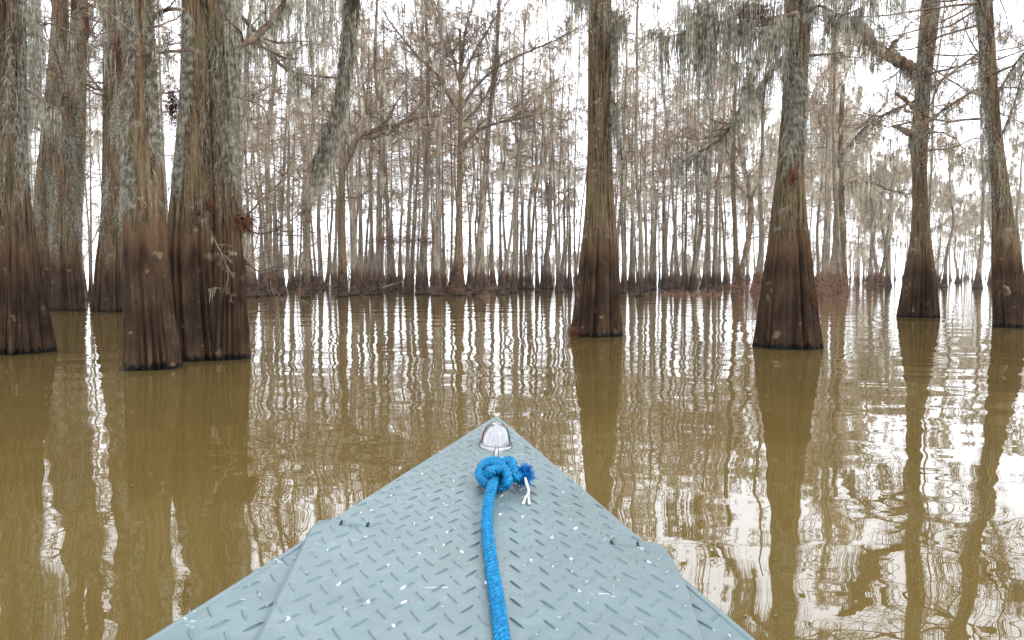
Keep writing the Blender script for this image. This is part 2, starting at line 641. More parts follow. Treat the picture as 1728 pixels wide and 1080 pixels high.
# ------------------------------------------------------------------ crowns
def crown(H, z0, n_limbs, reach, r0, moss_clumps, moss_len, moss_w, moss_per, seed, twig_per=(6, 5, 3), bud=True, lift=0.05, low_dead=8, k_limb=5,
          mats=(TWIG_FAR, MOSS_FAR, BUD), bud_size=0.028, fine_r=0.0045, centre=lambda z: (0 * z, 0 * z), up=0.5, bud_n=2):
    """limbs, twigs, hanging moss and last year's needles of one cypress"""
    GB, GM, GL = Geo(), Geo(), Geo()
    z = np.sort(z0 + (H - z0) * rng.uniform(0, 1, n_limbs) ** 0.85)
    f = (z - z0) / (H - z0)
    a = rng.uniform(0, 2 * PI, n_limbs)
    cx, cy = centre(z)
    st = np.stack([cx, cy, z], -1)
    L = reach * (0.45 + 0.75 * np.sin(PI * np.clip(0.12 + f * 0.85, 0, 1))) * rng.uniform(0.45, 1.2, n_limbs)
    el = rng.normal(0.05, 0.25, n_limbs) + up * f
    d = np.stack([np.cos(a) * np.cos(el), np.sin(a) * np.cos(el), np.sin(el)], -1)
    P1 = grow(st, d, L, 6, 0.17, lift)
    rr = r0 * (1.1 - 0.7 * f) * rng.uniform(0.6, 1.1, n_limbs) * (L / reach) ** 0.5
    R1 = rr[:, None] * np.linspace(1, 0.3, 7)[None] ** 1.1
    batch_tubes(GB, P1, R1, k_limb)
    P2, R2, L2 = offshoots(P1, R1, twig_per[0], 0.15, 1.0, (0.5, 1.2), 0.5, L, 4, 0.25, lift * 0.6, 0.45)
    batch_tubes(GB, P2, np.maximum(R2, fine_r * 1.3), 3)
    P3, R3, L3 = offshoots(P2, R2, twig_per[1], 0.15, 1.0, (0.5, 1.2), 0.5, L2, 3, 0.3, 0.0, 0.6)
    batch_tubes(GB, P3, np.maximum(R3, fine_r), 3)
    P4, R4, L4 = offshoots(P3, R3, twig_per[2], 0.2, 1.0, (0.4, 1.2), 0.6, L3, 2, 0.35, 0.0, 0.8)
    sd = nrm(rng.normal(size=(len(P4), 3)))
    batch_ribbons(GB, P4, np.full((len(P4), 3), fine_r * 1.6) * np.array([1, 0.9, 0.5])[None], sd)
    # broken low twigs on the bole
    if low_dead:
        zl = rng.uniform(1.4, z0 + 1, low_dead)
        al = rng.uniform(0, 2 * PI, low_dead)
        cx, cy = centre(zl)
        Pl = grow(np.stack([cx, cy, zl], -1), np.stack([np.cos(al), np.sin(al), 0.1 + 0 * al], -1), rng.uniform(0.4, 1.4, low_dead), 4, 0.25, 0.0)
        Rl = np.full((low_dead, 1), 0.014) * np.linspace(1, 0.35, 5)[None]
        batch_tubes(GB, Pl, Rl, 3)
        Q, RQ, _ = offshoots(Pl, Rl, 6, 0.2, 1, (0.5, 1.2), 0.5, np.full(low_dead, 0.9), 3, 0.3, 0, 0.8)
        batch_tubes(GB, Q, np.maximum(RQ, fine_r), 3)
    # moss hangs from limbs and side branches
    allp = np.concatenate([P1[:, 1:].reshape(-1, 3), P2[:, 1:].reshape(-1, 3), P2[:, 1:].reshape(-1, 3), P3[:, 1:].reshape(-1, 3)])
    pick = allp[rng.integers(0, len(allp), moss_clumps)]
    moss_on(GM, pick, moss_per, moss_len[0], moss_len[1], moss_w, 0.05, 3)
    if bud:
        tips = P4[:, 1:].reshape(-1, 3)
        tips = tips[rng.random(len(tips)) < 0.55]
        buds_on(GL, tips, bud_size, bud_n, 0.05)
    return GB.mesh('branches', mats[0]), GM.mesh('spanish_moss', mats[1]), (GL.mesh('dry_needles', mats[2], False) if bud else None)


def make_variant(i):
    """one whole cypress for the stand: trunk of 0.36 m foot radius, 16 to 19 m high"""
    H = [17, 18.5, 16, 19, 17.5, 15.5, 18, 16.5, 14][i % 9]
    ph = i * 1.31 + 0.4
    wob = lambda z: (0.24 * np.sin(z * 0.33 + ph) + 0.08 * np.sin(z * 0.9 + 2 * ph) - 0.24 * np.sin(ph) - 0.08 * np.sin(2 * ph),
                     0.10 * np.cos(z * 0.3 + ph) - 0.10 * np.cos(ph))
    zs = np.concatenate([np.linspace(-0.3, 2.4, 16), np.linspace(2.8, H, 22)])
    rt = [0.15, 0.12, 0.17, 0.14, 0.11, 0.16, 0.13, 0.15, 0.14][i % 9]
    r = rt * (1 - 0.72 * np.clip(zs / H, 0, 1) ** 1.2) + (0.36 - rt) * np.exp(-np.clip(zs, 0, None) / [0.9, 1.3, 0.8, 1.1][i % 4])
    cx, cy = wob(zs)
    Gt = Geo()
    stem_geo(Gt, zs, cx, cy, r, 26, 7 + i % 4, ph, 0.3, 1.3, 0.0)
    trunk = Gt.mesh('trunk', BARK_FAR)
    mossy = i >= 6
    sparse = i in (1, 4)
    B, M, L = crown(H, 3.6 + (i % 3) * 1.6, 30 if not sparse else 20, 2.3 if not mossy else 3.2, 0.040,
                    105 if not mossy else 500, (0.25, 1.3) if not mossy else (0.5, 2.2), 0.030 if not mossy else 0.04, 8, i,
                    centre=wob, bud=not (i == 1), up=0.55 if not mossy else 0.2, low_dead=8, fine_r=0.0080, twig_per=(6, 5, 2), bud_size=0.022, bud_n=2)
    # moss pressed to the bole: pale hanging ribbons down one side
    return trunk, B, M, L, H


VAR = [make_variant(i) for i in range(9)]


def put_tree(x, y, wpx, label, group, var, lean=0.0, zs=None, D=None, leany=0.0, spin=None, keep_moss=True, name='bald_cypress', crown_scale=1.0):
    """a tree of the stand: foot at pixel x, y, foot width wpx; lean = sideways px per 100 px of height"""
    tr, B, M, L, H = VAR[var]
    d = dist_of(y) if D is None else D
    p = ray(x, HORIZON)
    X = p[0] / p[1] * d
    sx = (wpx / F_PX * d) / 0.66
    o = thing(name, label, 'tree', (X, d, 0), group)
    sp = rng.uniform(0, 2 * PI) if spin is None else spin
    s = (0.88 + 0.25 * rng.random()) if zs is None else zs
    lean_r = math.atan(lean / 100)
    base = Matrix.Rotation(lean_r, 3, 'Y') @ Matrix.Rotation(leany, 3, 'X') @ Matrix.Rotation(sp, 3, 'Z')
    e = base.to_euler()
    o.rotation_euler = e
    a = link('trunk', tr, o)
    a.scale = (sx, sx, s)
    cs = s * crown_scale
    for nm, me in (('branches', B), ('spanish_moss', M), ('dry_needles', L)):
        if me is None:
            continue
        c = link(nm, me, o, kind='stuff')
        c.scale = (cs, cs, s)
    return o


# ------------------------------------------------------------------ the big trees near the boat
def limb(GB, GM, pts, r0, r1, subs=6, sub_len=0.5, moss=10, mlen=(0.15, 0.7), mw=0.008, per=12, seg=4, off=(0, 0, 0), twig_r=0.003, cap2=0.016, lift=0.0, k=8, twl=0.5, gnarl=0.012):
    """a limb through points (x px, y px, distance)"""
    W = np.array([at(*p) if len(p) == 3 else p for p in pts]) - np.array(off)
    C = catmull(W, 6)
    C = resample(C, max(12, len(C)))
    C += rng.normal(size=C.shape) * gnarl * min(1.0, r0 * 8)
    R = np.linspace(r0, r1, len(C)) * (1 + 0.1 * rng.normal(size=len(C)))
    tube(GB, C, R, k)
    P1, R1 = C[None], R[None]
    tot = np.array([sub_len])
    if subs:
        P2, R2, L2 = offshoots(P1, R1, subs, 0.12, 1.0, (0.5, 1.25), 1.0, tot, 5, 0.25, lift, 0.7)
        R2 = np.minimum(R2, cap2)
        batch_tubes(GB, P2, np.maximum(R2, twig_r * 1.5), 4)
        P3, R3, L3 = offshoots(P2, R2, 6, 0.15, 1.0, (0.5, 1.2), twl, L2, 4, 0.3, 0, 0.8)
        batch_tubes(GB, P3, np.maximum(R3, twig_r), 3)
        P4, R4, L4 = offshoots(P3, R3, 4, 0.2, 1.0, (0.4, 1.1), 0.5, L3, 2, 0.3, 0, 0.8)
        batch_tubes(GB, P4, np.maximum(R4, twig_r * 0.8), 3)
        cand = np.concatenate([np.repeat(C, 4, 0), P2.reshape(-1, 3), P3[:, 1].reshape(-1, 3)])
    else:
        cand = C
    if moss and GM is not None:
        pick = cand[rng.integers(0, len(cand), moss)]
        moss_on(GM, pick, per, mlen[0], mlen[1], mw, 0.025, seg)


CROWN_A = crown(13.5, 4.6, 36, 3.1, 0.045, 210, (0.2, 1.3), 0.010, 13, 3, twig_per=(6, 5, 3), low_dead=0, mats=(TWIG, MOSS, BUD), bud_size=0.02, fine_r=0.004, bud_n=2)
CROWN_B = crown(12.5, 4.9, 22, 3.0, 0.05, 150, (0.2, 1.0), 0.010, 14, 5, twig_per=(7, 6, 3), low_dead=0, mats=(TWIG, MOSS, BUD), bud_size=0.02, fine_r=0.004, up=0.25)


CROWN_C = crown(14.5, 3.7, 44, 3.9, 0.038, 420, (0.15, 1.0), 0.014, 9, 5, twig_per=(7, 6, 4), low_dead=0, mats=(TWIG, MOSS, BUD), bud_size=0.02, fine_r=0.0048, up=0.45, bud_n=2)


def add_crown(root, cr, loc, spin, s=1.0):
    for nm, me in zip(('crown', 'spanish_moss', 'dry_needles'), cr):
        if me is None:
            continue
        c = link(nm, me, root, loc, 'stuff')
        c.rotation_euler = (0, 0, spin)
        c.scale = (s, s, 1)


def big_tree(label, stems, cr, spin, limbs=(), moss=(), name='bald_cypress', flutes=11, amp=0.26, ph=0.3, decay=1.0, K=150, cr_s=1.0, moss_mat=None, top=13.0, extra=None, group=None, dk=1.0):
    global DK
    S = [Stem(r, top=top) if not isinstance(r, Stem) else r for r in stems]
    ox, oy = float(S[0].c(0)), S[0].D
    root = thing(name, label, 'tree', (ox, oy, 0), group)
    for j, s in enumerate(S):
        G = Geo()
        s.build(G, ox, oy, K, flutes if j == 0 else max(6, flutes - 2), ph + j * 1.3, amp, decay)
        link('trunk', G.mesh('trunk', BARK), root)
    off = (ox, oy, 0)
    GB, GM = Geo(), Geo()
    DK = dk
    for a in limbs:
        a = dict(a)
        GB = Geo()
        limb(GB, GM, a.pop('p'), a.pop('r0') * dk, a.pop('r1') * dk, off=off, **a)
        link('limb', GB.mesh('limb', TWIG), root)
    for m in moss:
        m = dict(m)
        trunk_moss(GM, S[m.pop('s', 0)], ox, oy, **m)
    if extra:
        extra(root, GM, off)
    DK = 1.0
    if GM.n:
        link('spanish_moss', GM.mesh('spanish_moss', moss_mat or MOSS, False), root, kind='stuff')
    if cr:
        add_crown(root, cr, (float(S[0].c(6)) - ox, 0, 0), spin, cr_s)
    return root, S, off


def curtain(GM, off, x0, x1, y0, y1, d0, d1, n, per=14, lmin=0.4, lmax=1.6, w=0.012, seg=4, spread=0.04):
    pts = np.array([at(rng.uniform(x0, x1), rng.uniform(y0, y1), rng.uniform(d0, d1)) for _ in range(n)]) - np.array(off)
    moss_on(GM, pts, per, lmin, lmax, w, spread, seg)


FRONT = -PI / 2


def bough(root, off):
    """the heavy dead bough hanging into the picture from above, matted with old moss"""
    W = np.array([at(*p) for p in [(598, -80, 9.6), (594, 0, 9.6), (588, 60, 9.6), (580, 120, 9.6), (570, 175, 9.6), (552, 225, 9.6), (532, 270, 9.6)]]) - np.array(off)
    C = resample(catmull(W, 6), 40)
    R = np.interp(np.linspace(0, 1, 40), [0, 0.4, 0.75, 1], [0.085, 0.070, 0.03, 0.006]) * (1 + 0.1 * rng.normal(size=40))
    G = Geo()
    tube(G, C, R, 14)
    link('hanging_bough', G.mesh('hanging_bough', TWIG_DARK), root)
    G, G2 = Geo(), Geo()
    for g, n, w, a, b in ((G, 5200, 0.008, 0.05, 0.35), (G2, 2300, 0.007, 0.15, 0.75)):
        i = rng.integers(0, 40, n) if g is G else rng.integers(10, 40, n)
        t = rng.uniform(0, 2 * PI, n)
        st = C[i] + np.stack([np.cos(t), np.sin(t), 0 * t], -1) * R[i][:, None] + rng.normal(size=(n, 3)) * 0.015
        P, Wd, side = hang(st, rng.uniform(a, b, n) * (0.4 + i / 60), np.full(n, w), 4, 0.05, 0.03)
        batch_ribbons(g, P, Wd, side)
    link('old_moss', G.mesh('old_moss', MOSS_DARK, False), root, kind='stuff')
    link('spanish_moss', G2.mesh('spanish_moss', MOSS, False), root, kind='stuff')


# left edge, two stems on one swollen foot
big_tree('massive moss-hung cypress at the left edge, its broad fluted foot cut by the frame',
         [[(601, -64, 92), (560, -58, 84), (500, -50, 73), (440, -42, 62), (380, -36, 55), (320, -34, 46), (240, -32, 34), (120, -34, 22), (0, -38, 16)],
          [(600, -30, 70), (440, -8, 56), (330, 0, 50), (250, 8, 46), (140, 12, 44), (60, 13, 43), (0, 14, 42)]],
         CROWN_A, 0.4, flutes=18, amp=0.34, ph=0.9, dk=1.3,
         limbs=[dict(p=[(40, 150, 8.0), (70, 165, 7.7), (95, 185, 7.5)], r0=0.015, r1=0.004, subs=6, sub_len=0.25, moss=12),
                dict(p=[(46, 60, 8.1), (80, 40, 7.9), (120, 55, 7.6), (170, 85, 7.4)], r0=0.014, r1=0.004, subs=7, sub_len=0.4, moss=6)],
         moss=[dict(n=9000, z0=1.75, z1=4.6, lmax=0.28), dict(s=1, n=7000, z0=1.9, z1=4.6, phc=FRONT + 0.7, front=0.5, lmax=0.35)],
         extra=lambda r, GM, off: curtain(GM, off, 48, 66, -30, 180, 7.9, 8.3, 60, 16, 0.3, 1.1, 0.008, 5))

# pale shaggy pair just behind it
big_tree('grey cypress pair shaggy with moss, standing behind the left edge tree',
         [[(525, 92, 141), (480, 91, 136), (420, 90, 131), (360, 88, 128), (300, 87, 124), (200, 86, 119), (100, 88, 116), (0, 90, 114)],
          [(522, 108, 140), (400, 112, 136), (300, 116, 140), (200, 118, 143), (100, 120, 145), (0, 122, 147)]],
         CROWN_A, 1.9, flutes=17, ph=2.2, amp=0.34, dk=1.58,
         moss=[dict(n=14000, z0=1.9, z1=8, w=0.012, lmax=0.55), dict(s=1, n=9000, z0=2.4, z1=8, w=0.012, lmax=0.6)],
         limbs=[dict(p=[(122, 30, 15), (140, 10, 14.6), (160, 8, 14.4), (180, -10, 14)], r0=0.05, r1=0.02, subs=6, sub_len=0.5, moss=40, mlen=(0.3, 1.2), mw=0.014)])

big_tree('dark narrow leaning cypress trunk squeezed between the left edge tree and the shaggy pair',
         [[(523, 63, 91), (470, 58, 86), (420, 56, 84), (370, 57, 85), (300, 62, 87), (220, 70, 94), (120, 80, 102), (0, 90, 112)]],
         None, 0, flutes=7, ph=1.2, amp=0.12, decay=0.6,
         moss=[dict(n=3500, z0=2.9, z1=7, w=0.010, lmax=0.4)])

big_tree('pale cypress with deep narrow flutes on its foot, partly hidden by the next trunk',
         [[(527, 156, 222), (500, 158, 219), (460, 161, 216), (420, 166, 214), (380, 171, 214), (330, 174, 213), (250, 176, 213), (120, 176, 213), (0, 175, 213)]],
         CROWN_B, 0.8, flutes=22, ph=0.5, amp=0.40, decay=1.6, dk=1.65,
         moss=[dict(n=7000, z0=2.2, z1=8, w=0.011, lmax=0.5, phc=FRONT + 0.5, front=0.7)],
         limbs=[dict(p=[(180, 350, 14), (160, 400, 13.6), (140, 440, 13.4)], r0=0.02, r1=0.005, subs=8, sub_len=0.5, moss=0)],
         extra=lambda r, GM, off: (root_tuft(at(203, 95, 13.45), (0.22, 0.12, 0.95), 1100, parent=r, off=off), root_tuft(at(150, 40, 13.9), (0.16, 0.1, 0.6), 500, parent=r, off=off)))

r3 = big_tree('straight dark brown cypress nearest the boat, pale lichen blotches on its foot',
              [[(627, 210, 303), (590, 211, 299), (550, 211, 291), (500, 211, 286), (450, 211, 282), (400, 211, 279), (340, 212, 275), (250, 213, 270), (120, 213, 264), (0, 213, 258)]],
              CROWN_B, 2.7, flutes=14, ph=1.7, amp=0.30, decay=0.7, dk=1.12,
              moss=[dict(n=16000, z0=1.75, z1=4.6, lmax=0.22, w=0.006, phc=FRONT, front=0.9)],
              limbs=[dict(p=[(258, 30, 7.9), (285, 15, 7.8), (312, 18, 7.8)], r0=0.03, r1=0.014, subs=4, sub_len=0.4, moss=14, mlen=(0.1, 0.4)),
                     dict(p=[(245, 90, 7.7), (280, 88, 7.6), (310, 84, 7.6)], r0=0.02, r1=0.012, subs=5, sub_len=0.3, moss=6),
                     dict(p=[(150, -5, 7.4), (200, 35, 7.3), (250, 75, 7.3), (300, 105, 7.3)], r0=0.012, r1=0.004, subs=8, sub_len=0.5, moss=10, mlen=(0.05, 0.2)),
                     dict(p=[(248, 45, 7.4), (275, 45, 7.3), (298, 58, 7.3)], r0=0.010, r1=0.003, subs=5, sub_len=0.3, moss=0)])

r4 = big_tree('huge cypress of two fused stems with many flutes, rusty root mats on its side',
              [[(611, 288, 392), (570, 286, 384), (520, 284, 378), (470, 282, 374), (420, 281, 369), (380, 285, 366), (330, 290, 363), (260, 297, 360), (180, 304, 358), (80, 309, 355), (0, 311, 352)],
               [(609, 346, 422), (570, 350, 419), (520, 354, 415), (470, 357, 412), (420, 359, 409), (370, 361, 404), (330, 361, 398), (260, 361, 391), (180, 359, 386), (80, 354, 381), (0, 350, 378)]],
              CROWN_A, 4.1, flutes=20, ph=0.1, amp=0.38, decay=1.7, dk=1.08,
              moss=[dict(n=9000, z0=2.1, z1=4.8, lmax=0.25, w=0.006, phc=FRONT - 0.3, front=0.5), dict(s=1, n=9000, z0=1.9, z1=4.8, lmax=0.4, w=0.007, phc=FRONT + 0.8, front=0.5)],
              limbs=[dict(p=[(380, 82, 9.0), (400, 76, 9.1), (425, 68, 9.2), (450, 45, 9.3), (470, 20, 9.4), (490, -10, 9.5)], r0=0.045, r1=0.03, subs=7, sub_len=0.6, moss=50, mlen=(0.15, 0.8), mw=0.010),
                     dict(p=[(378, 158, 9.0), (410, 166, 8.9), (440, 178, 8.8), (452, 200, 8.8), (460, 240, 8.8)], r0=0.018, r1=0.006, subs=8, sub_len=0.5, moss=14, mlen=(0.1, 0.4)),
                     dict(p=[(400, 20, 10.5), (450, 75, 10.6), (480, 115, 10.7), (530, 128, 10.8), (580, 132, 10.9)], r0=0.03, r1=0.012, subs=9, sub_len=0.8, moss=50, mlen=(0.2, 0.9), mw=0.011),
                     dict(p=[(405, 378, 9.2), (430, 350, 9.2), (470, 310, 9.3), (520, 270, 9.4)], r0=0.014, r1=0.004, subs=10, sub_len=0.7, moss=0),
                     dict(p=[(405, 380, 9.2), (440, 395, 9.2), (480, 380, 9.2), (530, 340, 9.3)], r0=0.012, r1=0.003, subs=12, sub_len=0.6, moss=0),
                     dict(p=[(405, 430, 9.2), (440, 460, 9.2), (480, 455, 9.2), (530, 440, 9.3)], r0=0.012, r1=0.003, subs=12, sub_len=0.6, moss=0),
                     dict(p=[(400, 470, 9.2), (430, 420, 9.1), (440, 350, 9.1), (430, 300, 9.1)], r0=0.010, r1=0.003, subs=12, sub_len=0.6, moss=0),
                     dict(p=[(355, 390, 8.7), (385, 460, 8.6), (370, 510, 8.5)], r0=0.008, r1=0.003, subs=8, sub_len=0.25, moss=4, mlen=(0.05, 0.2)),
                     dict(p=[(330, 320, 8.6), (345, 350, 8.5), (325, 400, 8.5)], r0=0.006, r1=0.003, subs=6, sub_len=0.2, moss=5, mlen=(0.05, 0.2))],
              extra=lambda r, GM, off: (root_tuft(at(402, 376, 9.1), (0.22, 0.15, 0.14), 900, parent=r, off=off), root_tuft(at(345, 345, 8.75), (0.10, 0.06, 0.08), 260, parent=r, off=off),
                                        root_tuft(at(292, 180, 9.2), (0.09, 0.08, 0.30), 420, parent=r, off=off), root_tuft(at(410, 450, 9.2), (0.06, 0.05, 0.15), 260, parent=r, off=off),
                                        curtain(GM, off, 385, 590, -60, 10, 9.5, 12.5, 105, 9, 0.4, 1.9, 0.009, 4, 0.035), bough(r, off),
                                        curtain(GM, off, 378, 400, -30, 120, 8.9, 9.4, 40, 16, 0.3, 1.5, 0.010, 4, 0.03)))

big_tree('thin cypress stem showing at the right flank of the huge fused cypress',
         [[(562, 394, 421), (520, 396, 415), (480, 398, 411), (430, 399, 408), (370, 400, 408), (300, 399, 407), (200, 396, 405), (0, 392, 402)]],
         None, 0, flutes=6, ph=2.0, K=40, moss=[dict(n=2500, z0=2, z1=5, lmax=0.3, w=0.008)])

big_tree('straight cypress column with evenly fluted foot, alone in water past the bow',
         [[(570, 961, 1050), (545, 966, 1048), (500, 971, 1046), (450, 977, 1043), (400, 983, 1040), (360, 987, 1037), (320, 989, 1034), (260, 991, 1032), (180, 992, 1030), (80, 992, 1029), (0, 993, 1031)]],
         CROWN_B, 5.2, flutes=20, ph=0.25, amp=0.36, decay=1.3,
         moss=[dict(n=1500, z0=2.6, z1=5.5, lmax=0.15, w=0.008)],
         limbs=[dict(p=[(1030, 42, 13.4), (1042, 35, 13.3), (1050, 24, 13.2)], r0=0.025, r1=0.008, subs=4, sub_len=0.3, moss=20, mlen=(0.2, 0.9), mw=0.012),
                dict(p=[(1031, 155, 13.5), (1036, 175, 13.4), (1042, 210, 13.4), (1050, 270, 13.4)], r0=0.03, r1=0.012, subs=6, sub_len=0.25, moss=60, mlen=(0.15, 0.6), mw=0.012)],
         extra=lambda r, GM, off: (root_tuft(at(968, 560, 12.9), (0.10, 0.1, 0.10), 200, parent=r, off=off),
                                   curtain(GM, off, 1030, 1040, 10, 110, 13.3, 13.6, 26, 14, 0.3, 1.1, 0.012, 4, 0.02),
                                   curtain(GM, off, 965, 992, -60, -20, 12.6, 13.8, 26, 14, 0.5, 1.3, 0.014, 4, 0.03)))

big_tree('stout cypress with widely flared foot and a grey moss beard down its upper stem',
         [[(591, 1270, 1388), (560, 1275, 1384), (520, 1281, 1379), (470, 1288, 1373), (420, 1295, 1367), (380, 1299, 1362), (340, 1304, 1358), (300, 1309, 1356), (270, 1312, 1354), (240, 1314, 1354), (180, 1319, 1358), (80, 1322, 1364), (0, 1322, 1368)]],
         CROWN_A, 3.3, flutes=21, ph=1.1, amp=0.36, decay=1.4, cr_s=1.15,
         moss=[dict(n=15000, z0=2.7, z1=5.2, lmax=0.40, w=0.008, phc=FRONT + 0.1, front=0.55)],
         limbs=[dict(p=[(1345, 22, 11), (1300, 32, 10.8), (1250, 42, 10.7), (1195, 38, 10.6), (1140, 60, 10.6)], r0=0.035, r1=0.012, subs=10, sub_len=0.9, moss=150, mlen=(0.2, 1.4), mw=0.012),
                dict(p=[(1325, 95, 11.3), (1300, 120, 11.4), (1285, 145, 11.5), (1255, 175, 11.6), (1225, 225, 11.7), (1190, 250, 11.8), (1150, 272, 11.9)], r0=0.05, r1=0.01, subs=14, sub_len=0.8, moss=90, mlen=(0.1, 0.7), mw=0.010),
                dict(p=[(1318, 30, 10.6), (1290, 60, 10.3), (1270, 110, 10.2), (1262, 160, 10.2)], r0=0.02, r1=0.006, subs=8, sub_len=0.5, moss=60, mlen=(0.2, 0.9), mw=0.010),
                dict(p=[(1360, 20, 10.8), (1385, 10, 10.7), (1420, 25, 10.6), (1450, 15, 10.6)], r0=0.02, r1=0.008, subs=10, sub_len=0.8, moss=60, mlen=(0.2, 0.8), mw=0.010),
                dict(p=[(1366, 93, 10.9), (1390, 92, 10.8), (1422, 89, 10.7)], r0=0.02, r1=0.014, subs=4, sub_len=0.6, moss=10, mlen=(0.1, 0.4)),
                ],
         extra=lambda r, GM, off: (root_tuft(at(1270, 20, 10.8), (0.30, 0.15, 0.14), 800, parent=r, off=off), root_tuft(at(1338, 300, 10.6), (0.07, 0.04, 0.18), 200, parent=r, off=off),
                                   root_tuft(at(1373, 500, 11.0), (0.05, 0.05, 0.12), 160, parent=r, off=off),
                                   curtain(GM, off, 1140, 1310, -60, 30, 10.4, 12.5, 95, 10, 0.3, 1.2, 0.010, 4, 0.035),
                                   curtain(GM, off, 1365, 1560, -60, 10, 11, 14, 60, 9, 0.3, 0.9, 0.010, 4, 0.035)))

big_tree('slim cypress with a knobbed burl and one heavy broken bough reaching out to its side',
         [[(537, 1515, 1581), (510, 1519, 1579), (470, 1526, 1576), (430, 1533, 1571), (400, 1537, 1568), (350, 1540, 1564), (300, 1540, 1562), (262, 1539, 1563), (244, 1535, 1564), (232, 1533, 1565), (220, 1538, 1565), (190, 1545, 1566), (150, 1547, 1568), (125, 1546, 1572), (100, 1549, 1576), (50, 1554, 1581), (0, 1557, 1586)]],
         CROWN_C, 1.2, flutes=18, ph=2.6, amp=0.36, decay=1.2, dk=1.345,
         moss=[dict(n=7000, z0=4.2, z1=8.5, lmax=0.5, w=0.012, phc=FRONT - 0.5, front=0.6)],
         limbs=[dict(p=[(1563, 134, 14.7), (1550, 124, 14.6), (1532, 112, 14.5), (1508, 100, 14.4), (1488, 86, 14.3), (1470, 66, 14.3), (1456, 44, 14.3), (1440, 34, 14.3)], r0=0.13, r1=0.075, subs=8, sub_len=0.9, moss=70, mlen=(0.2, 1.1), mw=0.014, gnarl=0.03),
                dict(p=[(1546, 228, 14.5), (1530, 222, 14.4), (1518, 216, 14.4), (1506, 213, 14.3)], r0=0.08, r1=0.025, subs=0, moss=2),
                dict(p=[(1547, 205, 14.5), (1542, 185, 14.4), (1530, 170, 14.4), (1512, 158, 14.3)], r0=0.05, r1=0.03, subs=2, sub_len=0.4, moss=4),
                dict(p=[(1498, 95, 14.2), (1505, 75, 14.1), (1515, 68, 14.1)], r0=0.04, r1=0.02, subs=4, sub_len=0.5, moss=6),
                dict(p=[(1568, 150, 14.7), (1610, 120, 15), (1650, 90, 15.3), (1700, 50, 15.6)], r0=0.03, r1=0.008, subs=12, sub_len=1.3, moss=60, mlen=(0.1, 0.6), mw=0.012),
                dict(p=[(1566, 205, 14.7), (1600, 180, 15), (1650, 150, 15.3), (1690, 140, 15.6)], r0=0.03, r1=0.008, subs=12, sub_len=1.3, moss=60, mlen=(0.1, 0.6), mw=0.012),
                dict(p=[(1545, 170, 14.7), (1500, 190, 15), (1460, 215, 15.3), (1420, 260, 15.6)], r0=0.03, r1=0.008, subs=14, sub_len=1.3, moss=60, mlen=(0.1, 0.6), mw=0.012)])

big_tree('curving cypress at the right edge, slanting from its foot, knot low on the stem',
         [[(554, 1681, 1734), (520, 1681, 1731), (480, 1680, 1727), (440, 1679, 1721), (400, 1678, 1714), (350, 1677, 1706), (300, 1674, 1699), (250, 1669, 1691), (200, 1663, 1685), (150, 1658, 1681), (100, 1655, 1678), (50, 1650, 1675), (0, 1647, 1672)]],
         CROWN_C, 3.9, flutes=8, ph=0.7, amp=0.26, decay=0.9, dk=1.2,
         moss=[dict(n=5000, z0=2.4, z1=8, lmax=0.5, w=0.010, phc=PI, front=0.6)],
         limbs=[dict(p=[(1682, 160, 13.2), (1700, 130, 13.2), (1730, 90, 13.1), (1790, 60, 13)], r0=0.02, r1=0.008, subs=12, sub_len=1.0, moss=60, mlen=(0.1, 0.6), mw=0.010),
                dict(p=[(1690, 230, 13.2), (1710, 180, 13.2), (1728, 120, 13.1), (1760, 60, 13)], r0=0.018, r1=0.008, subs=12, sub_len=1.0, moss=60, mlen=(0.1, 0.6), mw=0.010),
                dict(p=[(1700, 495, 12.6), (1698, 487, 12.5), (1694, 484, 12.45)], r0=0.05, r1=0.03, subs=0, moss=0)],
         extra=lambda r, GM, off: curtain(GM, off, 1655, 1672, 60, 300, 13.3, 13.6, 60, 14, 0.2, 0.8, 0.010, 4, 0.02))

